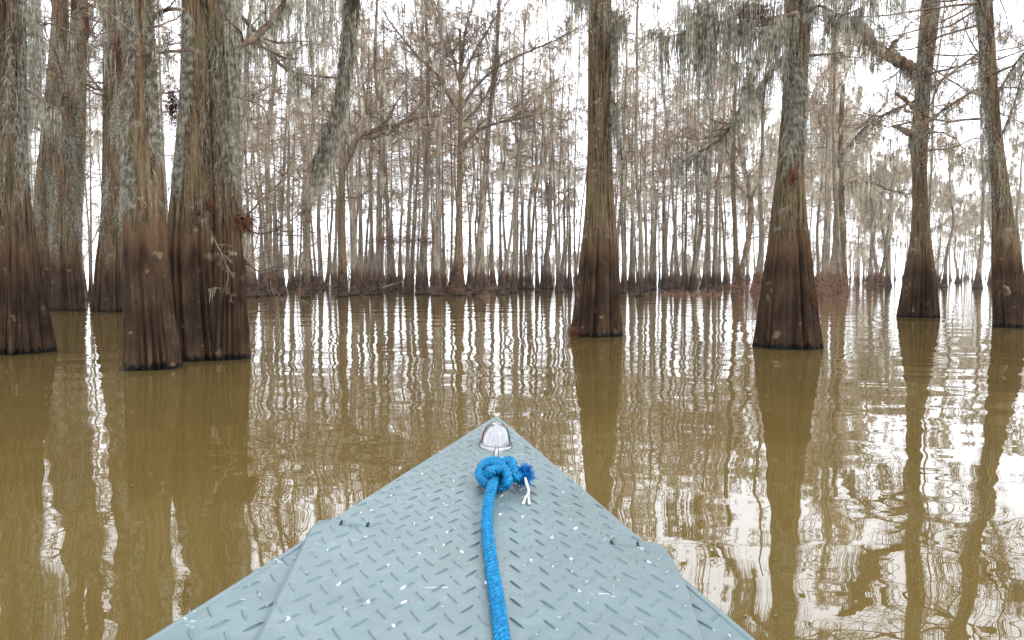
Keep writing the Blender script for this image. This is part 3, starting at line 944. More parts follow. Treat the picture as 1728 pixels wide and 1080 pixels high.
# ------------------------------------------------------------------ the row at the far side of the open water
GROW = 'cypresses in the row across the open water'
row = [  # x, y, foot px, lean, variant, label
    (143, 506, 11, -1, 4, 'thin stem in the bright gap between the shaggy pair and the pale deep-fluted trunk'),
    (152, 500, 9, 2, 1, 'hair-thin stem touching the pale deep-fluted trunk, in the bright gap'),
    (424, 501, 36, -2, 2, 'broad grey cypress, nearest in the row to the huge fused cypress'),
    (457, 499, 27, 1, 0, 'mid-sized cypress with dark foot, next along from the broad grey one at the row end'),
    (476, 498, 19, 3, 4, 'slender cypress tilted slightly, with rusty tufts low on its stem'),
    (513, 502, 21, 1, 1, 'clean straight column standing a little apart left of the dark forked tree'),
    (598, 498, 20, -1, 5, 'slim brown cypress close behind the dark forked tree'),
    (615, 497, 18, 0, 4, 'thin stem two along from the dark forked tree'),
    (635, 497, 24, 2, 0, 'cypress with swollen dark foot and a floating stick beside it'),
    (656, 492, 17, -1, 3, 'narrow grey stem set back behind the floating stick'),
    (685, 496, 14, 0, 1, 'thin straight stem in the middle of the left half of the row'),
    (713, 497, 26, 1, 2, 'wide-footed cypress under a matted shelf of twigs'),
    (737, 499, 22, -1, 5, 'tall greenish column left of the spreading tree with brush at its foot'),
    (810, 498, 29, 6, 3, 'cypress leaning toward the lone column, brush against its foot'),
    (845, 498, 15, 9, 4, 'thin strongly slanting stem ending the cluster near the bow light'),
    (868, 487, 15, 0, 1, 'thin stem directly behind the bow of the boat, farther off'),
    (893, 488, 18, 1, 0, 'second stem along from the strongly slanting one'),
    (920, 487, 19, -1, 2, 'sturdy grey stem midway between the slanting stem and the lone column'),
    (943, 487, 15, 2, 4, 'thin stem two before the lone column'),
    (961, 487, 13, 0, 1, 'last thin stem before the lone column'),
    (1051, 488, 13, 0, 4, 'thin stem just past the lone column'),
    (1064, 487, 15, -3, 1, 'slender stem leaning back toward the lone column'),
    (1080, 500, 18, 0, 3, 'closer stem rising at the near end of the red brush'),
    (1093, 488, 13, 0, 4, 'thin stem behind the end of the red brush'),
    (1102, 487, 14, 1, 0, 'twin of the thin stem behind the red brush, greener'),
    (1123, 487, 19, 1, 5, 'tallest stem above the red brush on the water'),
    (1154, 487, 12, 2, 1, 'wiry stem over the middle of the red brush'),
    (1169, 487, 19, 3, 2, 'dark-footed cypress over the far end of the red brush'),
    (1188, 487, 16, 6, 3, 'slanting cypress in the tight clump past the red brush'),
    (1206, 487, 17, 4, 0, 'outermost cypress of the tight clump past the red brush'),
    (1276, 492, 20, 5, 3, 'leaning cypress half hidden by the stout flared cypress'),
    (1419, 496, 22, -4, 0, 'dark-footed leaning cypress past the thicket of brush'),
    (1392, 498, 24, 3, 2, 'cypress rising out of the thicket of brush'),
    (1404, 488, 16, 1, 5, 'straight stem set behind the thicket of brush'),
    (1572, 500, 15, 2, 4, 'wiry stem showing beside the slim burled cypress'),
]
for (x, y, w, ln, v, lab) in row:
    put_tree(x, y, w, lab + ', in the row across the water' if len(lab.split()) < 9 else lab, GROW, v, lean=ln)

# isolated small cypresses on the open water to the right
for (x, y, w, v, lab) in [
    (1466, 484, 16, 6, 'distant cypress of the fat clump on the open water, outer trunk'),
    (1477, 483, 15, 8, 'distant cypress in the middle of the fat clump on the open water'),
    (1486, 483, 15, 7, 'distant cypress of the fat clump, trunk nearest the single thin one'),
    (1500, 484, 12, 7, 'small single distant cypress between the fat clump and the burled cypress'),
    (1593, 485, 16, 6, 'distant mossy cypress first past the burled cypress on open water'),
    (1616, 477.5, 12, 8, 'tiny hazy cypress between two distant mossy ones'),
    (1650, 486.5, 17, 7, 'distant mossy cypress alone in open water before the curving right edge tree'),
    (1674, 479, 14, 8, 'hazy distant cypress touching the outline of the curving right edge tree'),
    (1722, 486, 14, 6, 'distant cypress peeping out past the foot of the curving right edge tree'),
]:
    put_tree(x, y, w, lab, 'distant mossy cypresses on open water', v, zs=0.72 + 0.1 * rng.random(), crown_scale=1.15)


# special trees of the row
def row_tree(label, rows, limbs, flutes=9, ph=0.5, var=None, K=40, top=15, crown_s=0.8, amp=0.28):
    s = Stem(rows, top=top)
    ox, oy = float(s.c(0)), s.D
    root = thing('bald_cypress', label, 'tree', (ox, oy, 0), GROW)
    G = Geo()
    s.build(G, ox, oy, K, flutes, ph, amp, 1.3)
    link('trunk', G.mesh('trunk', BARK), root)
    GB, GM = Geo(), Geo()
    for a in limbs:
        a = dict(a)
        P = a.pop('p')
        GB = Geo()
        limb(GB, GM, [(p[0], p[1], s.D + (p[2] if len(p) > 2 else 0)) for p in P], a.pop('r0'), a.pop('r1'), off=(ox, oy, 0), twig_r=0.011, mw=0.022, cap2=0.04, **a)
        link('limb', GB.mesh('limb', TWIG), root)
    if GM.n:
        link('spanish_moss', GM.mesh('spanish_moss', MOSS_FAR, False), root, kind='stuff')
    if var is not None:
        tr, B, M, L, H = VAR[var]
        for nm, me in (('crown', B), ('spanish_moss', M), ('dry_needles', L)):
            if me is not None:
                c = link(nm, me, root, (float(s.c(8)) - ox, 0, 0), 'stuff')
                c.scale = (crown_s, crown_s, 0.9)
    return root


row_tree('dark cypress forking low into two crooked boughs, pale brush round its foot',
         [(501, 568, 588), (480, 569, 587), (440, 571, 584), (400, 571, 583), (340, 571, 582), (300, 572, 582), (285, 572, 583)],
         [dict(p=[(578, 288), (570, 275), (562, 262), (560, 255)], r0=0.16, r1=0.05, subs=3, sub_len=1.5, moss=4),
          dict(p=[(579, 286), (588, 262), (598, 244), (606, 230), (625, 222), (655, 215), (700, 200), (740, 195)], r0=0.19, r1=0.04, subs=24, sub_len=3.0, moss=40, mlen=(0.3, 1.5)),
          dict(p=[(604, 232), (600, 215), (580, 205), (560, 195), (545, 175)], r0=0.09, r1=0.03, subs=12, sub_len=2.5, moss=30, mlen=(0.3, 1.5)),
          dict(p=[(655, 215), (640, 200), (625, 195), (650, 175)], r0=0.06, r1=0.03, subs=10, sub_len=2.5, moss=30, mlen=(0.3, 1.5)),
          dict(p=[(583, 333), (605, 332), (620, 322), (632, 308)], r0=0.06, r1=0.03, subs=2, sub_len=1.0, moss=0)], var=None, top=8.2)
row_tree('bulging-footed cypress with dark stem and a wide spreading vase of bare boughs',
         [(499, 750, 787), (488, 752, 786), (475, 757, 784), (458, 762, 782), (430, 767, 781), (380, 769, 780), (320, 771, 780), (260, 772, 780), (200, 774, 780), (140, 774, 779)],
         [dict(p=[(776, 260), (790, 235), (810, 218), (850, 205), (900, 195)], r0=0.14, r1=0.04, subs=14, sub_len=2.6, moss=30, mlen=(0.3, 1.3)),
          dict(p=[(776, 190), (760, 165), (740, 130), (705, 95), (668, 50), (640, 10)], r0=0.10, r1=0.025, subs=20, sub_len=3.0, moss=20, mlen=(0.2, 0.8), lift=0.15),
          dict(p=[(777, 185), (800, 150), (830, 120), (880, 92), (950, 62), (985, 40)], r0=0.10, r1=0.025, subs=20, sub_len=3.0, moss=14, mlen=(0.2, 0.8), lift=0.15),
          dict(p=[(777, 140), (780, 100), (786, 50), (800, 0), (810, -40)], r0=0.10, r1=0.025, subs=20, sub_len=2.8, moss=12, mlen=(0.2, 0.8), lift=0.15),
          dict(p=[(776, 140), (765, 100), (755, 60), (735, 10)], r0=0.08, r1=0.02, subs=18, sub_len=2.6, moss=12, mlen=(0.2, 0.8), lift=0.15),
          dict(p=[(778, 135), (800, 90), (830, 40), (860, 0)], r0=0.08, r1=0.02, subs=18, sub_len=2.6, moss=12, mlen=(0.2, 0.8), lift=0.15),
          dict(p=[(784, 205), (815, 170), (835, 130), (845, 90)], r0=0.07, r1=0.03, subs=16, sub_len=2.2, moss=12, mlen=(0.2, 0.8), lift=0.15)], top=14)
row_tree('low V-shaped cypress standing alone in a gap, two stems from one foot',
         [(497, 1233, 1255), (480, 1236, 1254), (460, 1239, 1252), (440, 1238, 1247), (400, 1237, 1244), (350, 1235, 1242), (300, 1232, 1240), (200, 1236, 1242), (100, 1240, 1246)],
         [dict(p=[(1250, 465), (1256, 440), (1264, 400), (1267, 350), (1262, 310), (1252, 270), (1246, 220)], r0=0.20, r1=0.08, subs=12, sub_len=2.5, moss=30, mlen=(0.3, 1.2))], var=4, top=13)
row_tree('cypress past the thicket, its low arched bough sweeping toward the burled cypress',
         [(494, 1407, 1432), (470, 1410, 1430), (440, 1414, 1428), (410, 1416, 1428), (380, 1416, 1427), (340, 1414, 1424), (300, 1413, 1422), (200, 1416, 1424), (100, 1420, 1427)],
         [dict(p=[(1417, 330), (1430, 312), (1450, 306), (1475, 310), (1500, 320), (1535, 328)], r0=0.09, r1=0.04, subs=10, sub_len=2.0, moss=60, mlen=(0.3, 1.3)),
          dict(p=[(1420, 250), (1450, 215), (1490, 180), (1500, 150)], r0=0.08, r1=0.04, subs=16, sub_len=2.5, moss=50, mlen=(0.3, 1.3)),
          dict(p=[(1420, 260), (1400, 235), (1380, 200), (1370, 160)], r0=0.08, r1=0.04, subs=16, sub_len=2.5, moss=50, mlen=(0.3, 1.3))], var=6, top=13, crown_s=0.7)

# ------------------------------------------------------------------ the stand behind the row
zones = [
    (-760, -130, 16, 14, 60, 'cypress of the flooded stand continuing beyond the left edge tree', 'cypresses beyond the left edge tree'),
    (-130, 130, 11, 36, 90, 'pale cypress seen through the gaps among the left-hand moss-hung trunks', 'cypresses glimpsed between the left trunks'),
    (130, 300, 10, 36, 90, 'thin far cypress glimpsed behind the nearest dark brown trunk', 'cypresses glimpsed behind the nearest trunk'),
    (395, 560, 27, 48, 90, 'slender pale cypress in the dense stand behind the dark forked tree', 'stand behind the forked tree'),
    (560, 760, 32, 48, 85, 'slender pale cypress in the dense stand between the forked and the spreading tree', 'stand between forked and spreading tree'),
    (760, 975, 30, 50, 85, 'slender pale cypress in the stand behind the slanting stems and lone column', 'stand behind the slanting stems'),
    (1030, 1225, 30, 50, 95, 'slender pale cypress in the stand behind the red brush', 'stand behind the red brush'),
    (1225, 1440, 16, 52, 110, 'hazy cypress behind the thicket and the stout flared cypress', 'cypresses behind the thicket'),
    (1440, 1860, 27, 85, 170, 'faint hazy cypress far across the open water', 'faint cypresses far across open water'),
]
MARKS = [(-1, 'the left edge trunk'), (140, 'the shaggy pair'), (256, 'the nearest dark trunk'), (410, 'the huge fused cypress'), (513, 'the clean straight column'), (578, 'the dark forked cypress'),
         (640, 'the floating stick'), (713, 'the matted twig shelf'), (776, 'the spreading cypress'), (845, 'the slanting stem over the bow'), (920, 'the sturdy grey stem'), (1006, 'the lone column'), (1080, 'the near end of the red brush'),
         (1169, 'the middle of the red brush'), (1244, 'the V-shaped cypress'), (1330, 'the stout flared cypress'), (1419, 'the brush thicket'), (1548, 'the burled cypress'), (1650, 'the solitary mossy cypress')]
ORD = ['first', 'second', 'third', 'fourth', 'fifth', 'sixth', 'seventh', 'eighth', 'ninth', 'tenth', 'eleventh', 'twelfth', 'thirteenth', 'fourteenth', 'fifteenth', 'sixteenth', 'seventeenth', 'eighteenth', 'nineteenth', 'twentieth']
seen = {}
for (x0, x1, n, d0, d1, lab, grp) in zones:
    xs = np.linspace(x0, x1, n) + rng.normal(size=n) * (x1 - x0) / n * 0.45
    for x in np.sort(xs):
        d = rng.uniform(d0, d1)
        v = int(rng.integers(0, 6)) if x < 1230 else int(rng.integers(5, 9))
        w = rng.uniform(0.30, 0.66) * (1.25 if x > 1440 else 1)
        if 0 < x < 1728:
            mk = max((m for m in MARKS if m[0] <= x), key=lambda m: m[0])
            seen[mk[1]] = seen.get(mk[1], 0) + 1
            size = 'slender' if w < 0.42 else ('mid-sized' if w < 0.55 else 'sturdy')
            lb = '%s pale far cypress, %s in the stand %s %s' % (size, ORD[seen[mk[1]] - 1], 'past', mk[1])
        else:
            lb = lab
        put_tree(x, 0, w / d * F_PX, lb, grp, v, lean=rng.normal() * 3.6, D=d, leany=rng.normal() * 0.02, zs=(0.92 + 0.24 * rng.random()) * (0.8 if x > 1440 else 1.0))


for (x, d, w, v, lab) in [(-9, -11, 0.9, 2, 'unseen cypress added behind the boat, off its port quarter'), (6.5, -9, 0.8, 0, 'unseen cypress added behind the boat, near its starboard quarter'),
                          (-16, 2, 1.0, 5, 'unseen cypress added abeam of the boat to port'), (15, 3, 0.9, 3, 'unseen cypress added abeam of the boat toward the open water'),
                          (1.5, -17, 0.8, 1, 'unseen cypress added well astern of the boat'), (-5, -24, 1.0, 3, 'unseen far cypress added astern, left of the wake'), (14, -20, 0.9, 2, 'unseen far cypress added astern, right of the wake'),
                          (-20, -20, 0.9, 0, 'unseen distant cypress added beyond the port quarter'), (22, -6, 0.9, 5, 'unseen distant cypress added beyond the starboard beam'), (-24, -6, 0.9, 4, 'unseen distant cypress added beyond the port beam')]:
    o = put_tree(864, 0, 1, lab, None, v, D=10)  # unseen swamp trees, added for chrome reflections and to darken light from behind
    o.location = (x, d, 0)
    for c in o.children:
        if c.name.startswith('trunk'):
            c.scale = (w / 0.66, w / 0.66, 1)


# far-off wood, one mass
def far_wood():
    G = Geo()
    n = 560
    a = rng.uniform(-0.80, 0.80, n)
    d = rng.uniform(190, 300, n)
    X, Y = d * np.tan(a), d
    keep = (np.abs(X) < 300)
    X, Y = X[keep], Y[keep]
    n = len(X)
    H = rng.uniform(6, 10, n) + np.where(a[keep] > 0.33, 5, 0)
    zz = np.array([-0.2, 0.6, 2.0, 6.0, 1.0])
    P = np.stack([np.stack([X + rng.normal(size=n) * 0.15 * i, Y, np.full(n, 0) + z_], -1) for i, z_ in enumerate([-0.2, 0.7, 2.2, 7.0])] + [np.stack([X, Y, H], -1)], 1)
    R = np.array([0.42, 0.30, 0.2, 0.16, 0.05])[None] * rng.uniform(0.6, 1.3, (n, 1))
    batch_tubes(G, P, R, 6)
    # boughs and twigs
    P1 = np.repeat(P, 8, 0)
    t = rng.uniform(0.3, 1, len(P1))
    st = np.stack([P1[:, 0, 0], P1[:, 0, 1], 2.5 + t * (np.repeat(H, 8) - 2.5)], -1)
    dd = rng.normal(size=(len(P1), 3)) * np.array([1, 1, 0.25]) + np.array([0, 0, 0.25])
    Q = grow(st, dd, rng.uniform(1.5, 4, len(P1)), 3, 0.2, 0)
    batch_tubes(G, Q, np.full((len(Q), 4), 0.05) * np.linspace(1, 0.4, 4), 3)
    q2, r2, _ = offshoots(Q, np.full((len(Q), 4), 0.05), 4, 0.2, 1, (0.4, 1.2), 0.5, np.full(len(Q), 2.5), 2, 0.3, 0, 0.5)
    batch_ribbons(G, q2, np.full(q2.shape[:2], 0.08), nrm(rng.normal(size=(len(q2), 3))))
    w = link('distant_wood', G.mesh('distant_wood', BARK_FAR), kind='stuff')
    w['label'] = 'hazy far-off cypress wood closing the horizon behind every other tree'
    w['category'] = 'forest'
    G2 = Geo()
    pts = q2.reshape(-1, 3)
    pts = pts[rng.random(len(pts)) < 0.16]
    moss_on(G2, pts, 3, 0.6, 2.4, 0.16, 0.2, 2)
    m = link('spanish_moss', G2.mesh('spanish_moss', MOSS_FAR, False), w, kind='stuff')


far_wood()


# ------------------------------------------------------------------ brush on the water
def brush(label, x0, x1, ybase, hpx, n, D=None, name='brush', arch=0.4, mat=BRUSH, depth=1.0, tr=0.006):
    d = D or dist_of(ybase)
    a, b = at(x0, ybase, d), at(x1, ybase, d)
    h = hpx / F_PX * d
    o = thing(name, label, 'brush', ((a[0] + b[0]) / 2, d, 0))
    G = Geo()
    wx = (b[0] - a[0]) / 2
    st = np.stack([rng.uniform(-wx, wx, n), rng.normal(size=n) * depth * 0.4, rng.uniform(-0.05, 0.02, n)], -1)
    dr = rng.normal(size=(n, 3)) * np.array([0.9, 0.7, 0.3]) + np.array([0, 0, 0.9])
    P = grow(st, dr, h * rng.uniform(0.5, 1.4, n), 5, 0.28, -arch * 0.3)
    R = np.full((n, 6), tr * 1.6) * np.linspace(1, 0.5, 6)
    batch_tubes(G, P, R, 3)
    Q, RQ, L = offshoots(P, R, 5, 0.2, 1, (0.4, 1.2), 0.5, np.full(n, h), 3, 0.3, -0.03, 0.9)
    batch_tubes(G, Q, np.full(Q.shape[:2], tr), 3)
    Q2, RQ2, L = offshoots(Q, RQ, 3, 0.2, 1, (0.4, 1.2), 0.6, L, 2, 0.3, 0, 0.9)
    batch_tubes(G, Q2, np.full(Q2.shape[:2], tr * 0.8), 3)
    link('twigs', G.mesh('twigs', mat), o, kind='stuff')
    return o


brush('low mat of reddish bare twigs lying on the water under the thin stems', 1078, 1215, 497, 14, 110, name='brush', arch=0.9, depth=2.5, tr=0.010)
brush('tall brown thicket of bare twigs beside the stout flared cypress', 1368, 1436, 497, 85, 80, D=36, depth=3, tr=0.006)
brush('thin thicket of arching twigs on the near side of the V-shaped cypress gap', 1255, 1292, 494, 62, 45, D=34, depth=2, tr=0.006)
brush('pale twiggy brush around the foot of the dark forked tree', 540, 640, 495, 40, 14, D=44, depth=2, tr=0.005, mat=TWIG_FAR)
brush('matted reddish brush around the foot of the spreading tree', 735, 838, 494, 30, 14, D=42, depth=1.6, tr=0.006)
brush('sparse reddish twigs in the water beside the broad grey cypress', 408, 500, 499, 110, 8, D=38, depth=3, tr=0.005)

# a matted shelf of fallen twigs caught between stems
o = thing('brush', 'matted shelf of dead twigs caught between the stems above the water', 'brush', tuple(at(685, 405, 44)))
G = Geo()
n = 260
st = np.stack([rng.uniform(-1.6, 1.6, n), rng.normal(size=n) * 0.4, rng.normal(size=n) * 0.10], -1)
P = grow(st, rng.normal(size=(n, 3)) * np.array([1, 0.6, 0.18]), rng.uniform(0.4, 1.3, n), 4, 0.3, -0.06)
batch_tubes(G, P, np.full((n, 5), 0.010), 3)
link('twigs', G.mesh('twigs', BRUSH), o, kind='stuff')

# sticks in the water
def stick(label, pts, r, subs):
    W = np.array([at(*p) for p in pts])
    o = thing('fallen_branch', label, 'branch', tuple(W[0]))
    GB = Geo()
    limb(GB, None, pts, r, r * 0.4, subs=subs, sub_len=0.5, moss=0, off=W[0], twig_r=0.004)
    link('wood', GB.mesh('wood', TWIG), o)


stick('forked dead branch lying on the water by the thin stem of the fused cypress', [(408, 528, 14.5), (432, 526, 15), (450, 522, 15.3), (466, 515, 15.6)], 0.022, 5)
stick('dead stick slanting out of the water in front of the far row', [(645, 486, 44), (660, 481, 44), (680, 474, 44)], 0.07, 0)

# needles, leaf bits and scum afloat
G = Geo()
n = 260
yy = rng.uniform(1.5, 22, n)
xx = rng.uniform(-0.75, 0.75, n) * yy + rng.normal(size=n) * 0.3
a = rng.uniform(0, PI, n)
s1 = rng.uniform(0.006, 0.022, n) * (0.5 + yy / 12)
s2 = s1 * rng.uniform(0.15, 0.6, n)
ca, sa = np.cos(a), np.sin(a)
V = np.stack([np.stack([xx + ca * u * s1 - sa * w * s2, yy + sa * u * s1 + ca * w * s2, 0.004 + 0.002 * abs(u) + 0 * xx], -1) for u, w in ((-1, 0), (0, -1), (1, 0), (0, 1))], 1)
G.add(V.reshape(-1, 3), q=np.arange(n * 4).reshape(-1, 4))
lt = link('leaf_litter', G.mesh('leaf_litter', simple('leaf_litter', (0.05, 0.03, 0.015), (0.3, 0.2, 0.1), 3), False), kind='stuff')
lt['label'] = 'scattered needles and leaf bits floating on the brown water'
lt['category'] = 'leaf litter'

# ------------------------------------------------------------------ boat
TILT = -0.073
DECK0 = 0.58


def deck(x, y, h=0.0):
    """world point on the (slightly heeled) deck plane seen at pixel x, y, h above the plane"""
    r = ray(x, y)
    # CAM_H + t*rz = DECK0 + TILT*t*rx + h
    t = (DECK0 + h - CAM_H) / (r[2] - TILT * r[0])
    return np.array([0, 0, CAM_H]) + r * t


tipW = deck(838, 703)
sL, sR = deck(545, 878), deck(1105, 920)
mid = (sL + sR) / 2
nrmv = nrm(np.array([-TILT, 0, 1.0]))
ey = tipW - mid
ey = nrm(ey - nrmv * np.dot(ey, nrmv))
ex = np.cross(ey, nrmv)
HD = 0.74
org = tipW - nrmv * HD
M4 = Matrix([[ex[0], ey[0], nrmv[0], org[0]], [ex[1], ey[1], nrmv[1], org[1]], [ex[2], ey[2], nrmv[2], org[2]], [0, 0, 0, 1]])


def loc(p):
    d = np.asarray(p) - org
    return np.array([d @ ex, d @ ey, d @ nrmv])


def dl(x, y, h=0.0):
    return loc(deck(x, y, h))


boat = thing('jon_boat', 'pale blue-grey aluminium boat bow with diamond tread deck in the foreground', 'boat')
boat.matrix_world = M4


def paint_material():
    m, nt, b, out = new_mat('boat_paint')
    N = NT(nt)
    co = N.coord('Object')
    base = N.ramp(N.noise(co, 5, 5, 0.6), [(0.3, (0.098, 0.148, 0.160)), (0.7, (0.136, 0.194, 0.205))])
    dirt = N.ramp(N.noise(co, 60, 5, 0.7), [(0.35, 1.0), (0.55, 0.0)])
    base = N.mix(N.math('MULTIPLY', dirt, 0.25), base, (0.20, 0.245, 0.235))
    chip = N.ramp(N.noise(N.coord('Object', (1.5, 0.8, 1)), 34, 4, 0.6, 0.8), [(0.80, 0.0), (0.81, 1.0)])
    chip2 = N.ramp(N.noise(co, 130, 2, 0.5), [(0.80, 0.0), (0.82, 1.0)])
    scr = N.ramp(N.noise(N.coord('Object', (0.35, 1.0, 1)), 90, 3, 0.6, 1.2), [(0.66, 0.0), (0.68, 1.0)])
    msk = N.ramp(N.noise(co, 7, 3), [(0.52, 0.0), (0.66, 1.0)])
    ch = N.math('MAXIMUM', N.math('MAXIMUM', chip, chip2), N.math('MULTIPLY', scr, N.math('MULTIPLY', msk, 0.8)))
    grime = N.ramp(N.noise(co, 2.6, 6, 0.7), [(0.42, 0.0), (0.62, 1.0)])
    base = N.mix(N.math('MULTIPLY', grime, 0.6), base, (0.10, 0.135, 0.135))
    base = N.mix(ch, base, (0.74, 0.76, 0.76))
    N.l(base, b.inputs['Base Color'])
    N.l(N.math('MULTIPLY_ADD', N.noise(co, 6, 5), 0.5, 0.10), b.inputs['Roughness'])
    b.inputs['Specular IOR Level'].default_value = 0.5
    h = N.math('SUBTRACT', N.math('MULTIPLY', N.noise(co, 9, 3), 1.0), N.math('MULTIPLY', ch, 0.1))
    nb = N.bump(h, 0.004)
    N.l(N.bump(N.noise(co, 220, 3), 0.00025, normal=nb), b.inputs['Normal'])
    return m


PAINT = paint_material()
mt, nt, b, out = new_mat('tread_paint')
N_ = NT(nt)
cc = N_.coord('Object')
oi = N_.n('ShaderNodeObjectInfo')
tc = N_.n('ShaderNodeTexCoord')
addv = N_.n('ShaderNodeVectorMath', operation='ADD')
N_.l(tc.outputs['Object'], addv.inputs[0])
cbv = N_.n('ShaderNodeCombineXYZ')
N_.l(N_.math('MULTIPLY', oi.outputs['Random'], 40.0), cbv.inputs[0])
N_.l(N_.math('MULTIPLY', oi.outputs['Random'], 17.0), cbv.inputs[1])
N_.l(cbv.outputs[0], addv.inputs[1])
wear = N_.noise(addv.outputs[0], 55, 4, 0.65)
wearf = N_.ramp(N_.math('ADD', wear, N_.math('MULTIPLY', oi.outputs['Random'], 0.10)), [(0.65, 0.0), (0.70, 1.0)])
N_.l(N_.mix(wearf, (0.108, 0.163, 0.175), (0.60, 0.62, 0.62)), b.inputs['Base Color'])
b.inputs['Roughness'].default_value = 0.28
TREADM = mt


def plate(name, poly, z, thick, bev, mat, parent, steps=4):
    """flat plate with rounded upper edge; poly counter-clockwise in boat x, y"""
    P = np.asarray(poly, dtype=float)[:, :2]
    n = len(P)
    e = nrm(np.roll(P, -1, 0) - P)
    nin = np.stack([-e[:, 1], e[:, 0]], -1)
    npv = np.roll(nin, 1, 0)
    mv = nrm(nin + npv)
    k = 1 / np.maximum(np.sum(mv * nin, -1, keepdims=True), 0.4)
    rings = []
    for i in range(steps + 1):
        a = i / steps * PI / 2
        ins = bev * (1 - math.sin(a))
        rings.append((ins, z - bev + bev * math.cos(a)) if False else (bev * (1 - math.sin(a)), z - bev * (1 - math.cos(a))))
    rings.append((0, z - thick))
    V = []
    for ins, zz in rings:
        q = P + mv * k * ins
        V.append(np.column_stack([q, np.full(n, zz)]))
    G = Geo()
    idx = np.arange(n * len(rings)).reshape(len(rings), n)
    nx = np.roll(idx, -1, 1)
    q = np.stack([idx[1:], nx[1:], nx[:-1], idx[:-1]], -1).reshape(-1, 4)
    V = np.vstack(V)
    c = np.append(V[:n, :2].mean(0), z)[None]
    V = np.vstack([V, c])
    t = np.stack([idx[0], nx[0], np.full(n, len(V) - 1)], -1)
    G.add(V, q=q, t=t)
    me = G.mesh(name, mat, False)
    o = link(name, me, parent)
    return o


def inside(P, x, y, margin):
    P = np.asarray(P)[:, :2]
    e = nrm(np.roll(P, -1, 0) - P)
    nin = np.stack([-e[:, 1], e[:, 0]], -1)
    return np.all((np.array([x, y]) - P) @ np.eye(2) * 1.0 @ np.eye(2) * nin @ np.ones(2) > margin) if False else bool(np.all(np.sum((np.array([x, y]) - P) * nin, -1) > margin))


# outline in boat coordinates (tip at 0,0)
tip = dl(838, 703)
gl = dl(235, 1080)
gr = dl(1283, 1080)
ql, qr = dl(545, 878), dl(1105, 920)
slopeL = gl[0] / gl[1]
slopeR = gr[0] / gr[1]
sy = (ql[1] + qr[1]) / 2                     # the seam runs square to the boat
BACK = -2.75
eL = lambda y: slopeL * y - 0.004
eR = lambda y: slopeR * y + 0.004
print('boat', gl, gr, ql, qr, sy, slopeL, slopeR)
bow_poly = [(0.0, -0.004), (-0.012, -0.02), (eL(sy + 0.3), sy + 0.3), (eL(sy) + 0.002, sy), (eR(sy) - 0.002, sy), (eR(sy + 0.3), sy + 0.3), (0.012, -0.02)]
side_z = HD - 0.012
plate('bow_plate', bow_poly, HD, 0.02, 0.003, PAINT, boat)
ll0, ll1, ll2 = dl(545, 878), dl(522, 893), dl(430, 1080)
rr0, rr1, rr15, rr2 = dl(1105, 920), dl(1133, 938), dl(1158, 985), dl(1186, 1080)
ysm = sy + 0.004


def ext(a, b, y):
    t = (y - a[1]) / (b[1] - a[1])
    return (a[0] + (b[0] - a[0]) * t, y)


lid_poly = [(ll0[0] + 0.01, ysm), (ll0[0] - 0.008, ysm - 0.006), (ll1[0], ll1[1] - 0.004), (ll2[0], ll2[1]), ext(ll1, ll2, BACK + 0.9), ext(rr15, rr2, BACK + 0.9), (rr2[0], rr2[1]), (rr15[0], rr15[1]), (rr1[0], rr1[1]), (rr0[0] + 0.012, ysm - 0.008), (rr0[0] - 0.004, ysm)]
print('lid', lid_poly)
lid = plate('hatch_lid', lid_poly, HD + 0.003, 0.022, 0.006, PAINT, boat)
sdl = plate('side_deck', [(eL(sy) + 0.002, sy - 0.002), (eL(BACK), BACK), (ext(ll1, ll2, BACK)[0] + 0.12, BACK), (ll1[0] + 0.10, sy - 0.002)], side_z + 0.002, 0.01, 0.002, PAINT, boat)
sdr = plate('side_deck', [(rr1[0] - 0.10, sy - 0.002), (ext(rr15, rr2, BACK)[0] - 0.12, BACK), (eR(BACK), BACK), (eR(sy) - 0.002, sy - 0.002)], side_z + 0.002, 0.01, 0.002, PAINT, boat)

# gunwale rolls and hull
for s_, fn in ((-1, eL), (1, eR)):
    G = Geo()
    ys = np.linspace(-0.006, BACK, 40)
    pts = np.stack([fn(ys) - s_ * 0.003, ys, np.full(40, HD - 0.013)], -1)
    pts[0, 0] = 0
    tube(G, pts, 0.0062, 12)
    link('gunwale', G.mesh('gunwale', PAINT), boat)
G = Geo()
ys = np.linspace(0.0, BACK, 30)
for i, yv in enumerate(ys):
    pass
ringp = []
for yv in ys:
    t = smooth(0, 0.9, -yv)
    keel = 0.45 * (1 - t) + 0.0
    l, r = eL(yv) + 0.003, eR(yv) - 0.003
    cxm = (l + r) / 2
    ringp.append([(l, yv, HD - 0.012), (l * 0.93 + cxm * 0.07, yv - 0.02 * (1 - t), HD * 0.55 + keel * 0.45), (cxm + (l - cxm) * 0.78 * t, yv - 0.06 * (1 - t), keel),
                  (cxm + (r - cxm) * 0.78 * t, yv - 0.06 * (1 - t), keel), (r * 0.93 + cxm * 0.07, yv - 0.02 * (1 - t), HD * 0.55 + keel * 0.45), (r, yv, HD - 0.012)])
V = np.array(ringp)
idx = np.arange(V.shape[0] * 6).reshape(-1, 6)
q = np.stack([idx[:-1, :-1], idx[1:, :-1], idx[1:, 1:], idx[:-1, 1:]], -1).reshape(-1, 4)
tq = [(idx[-1, 0], idx[-1, 1], idx[-1, 4], idx[-1, 5]), (idx[-1, 1], idx[-1, 2], idx[-1, 3], idx[-1, 4])]
G.add(V.reshape(-1, 3), q=np.vstack([q, tq]))
link('hull', G.mesh('hull', PAINT, False), boat)

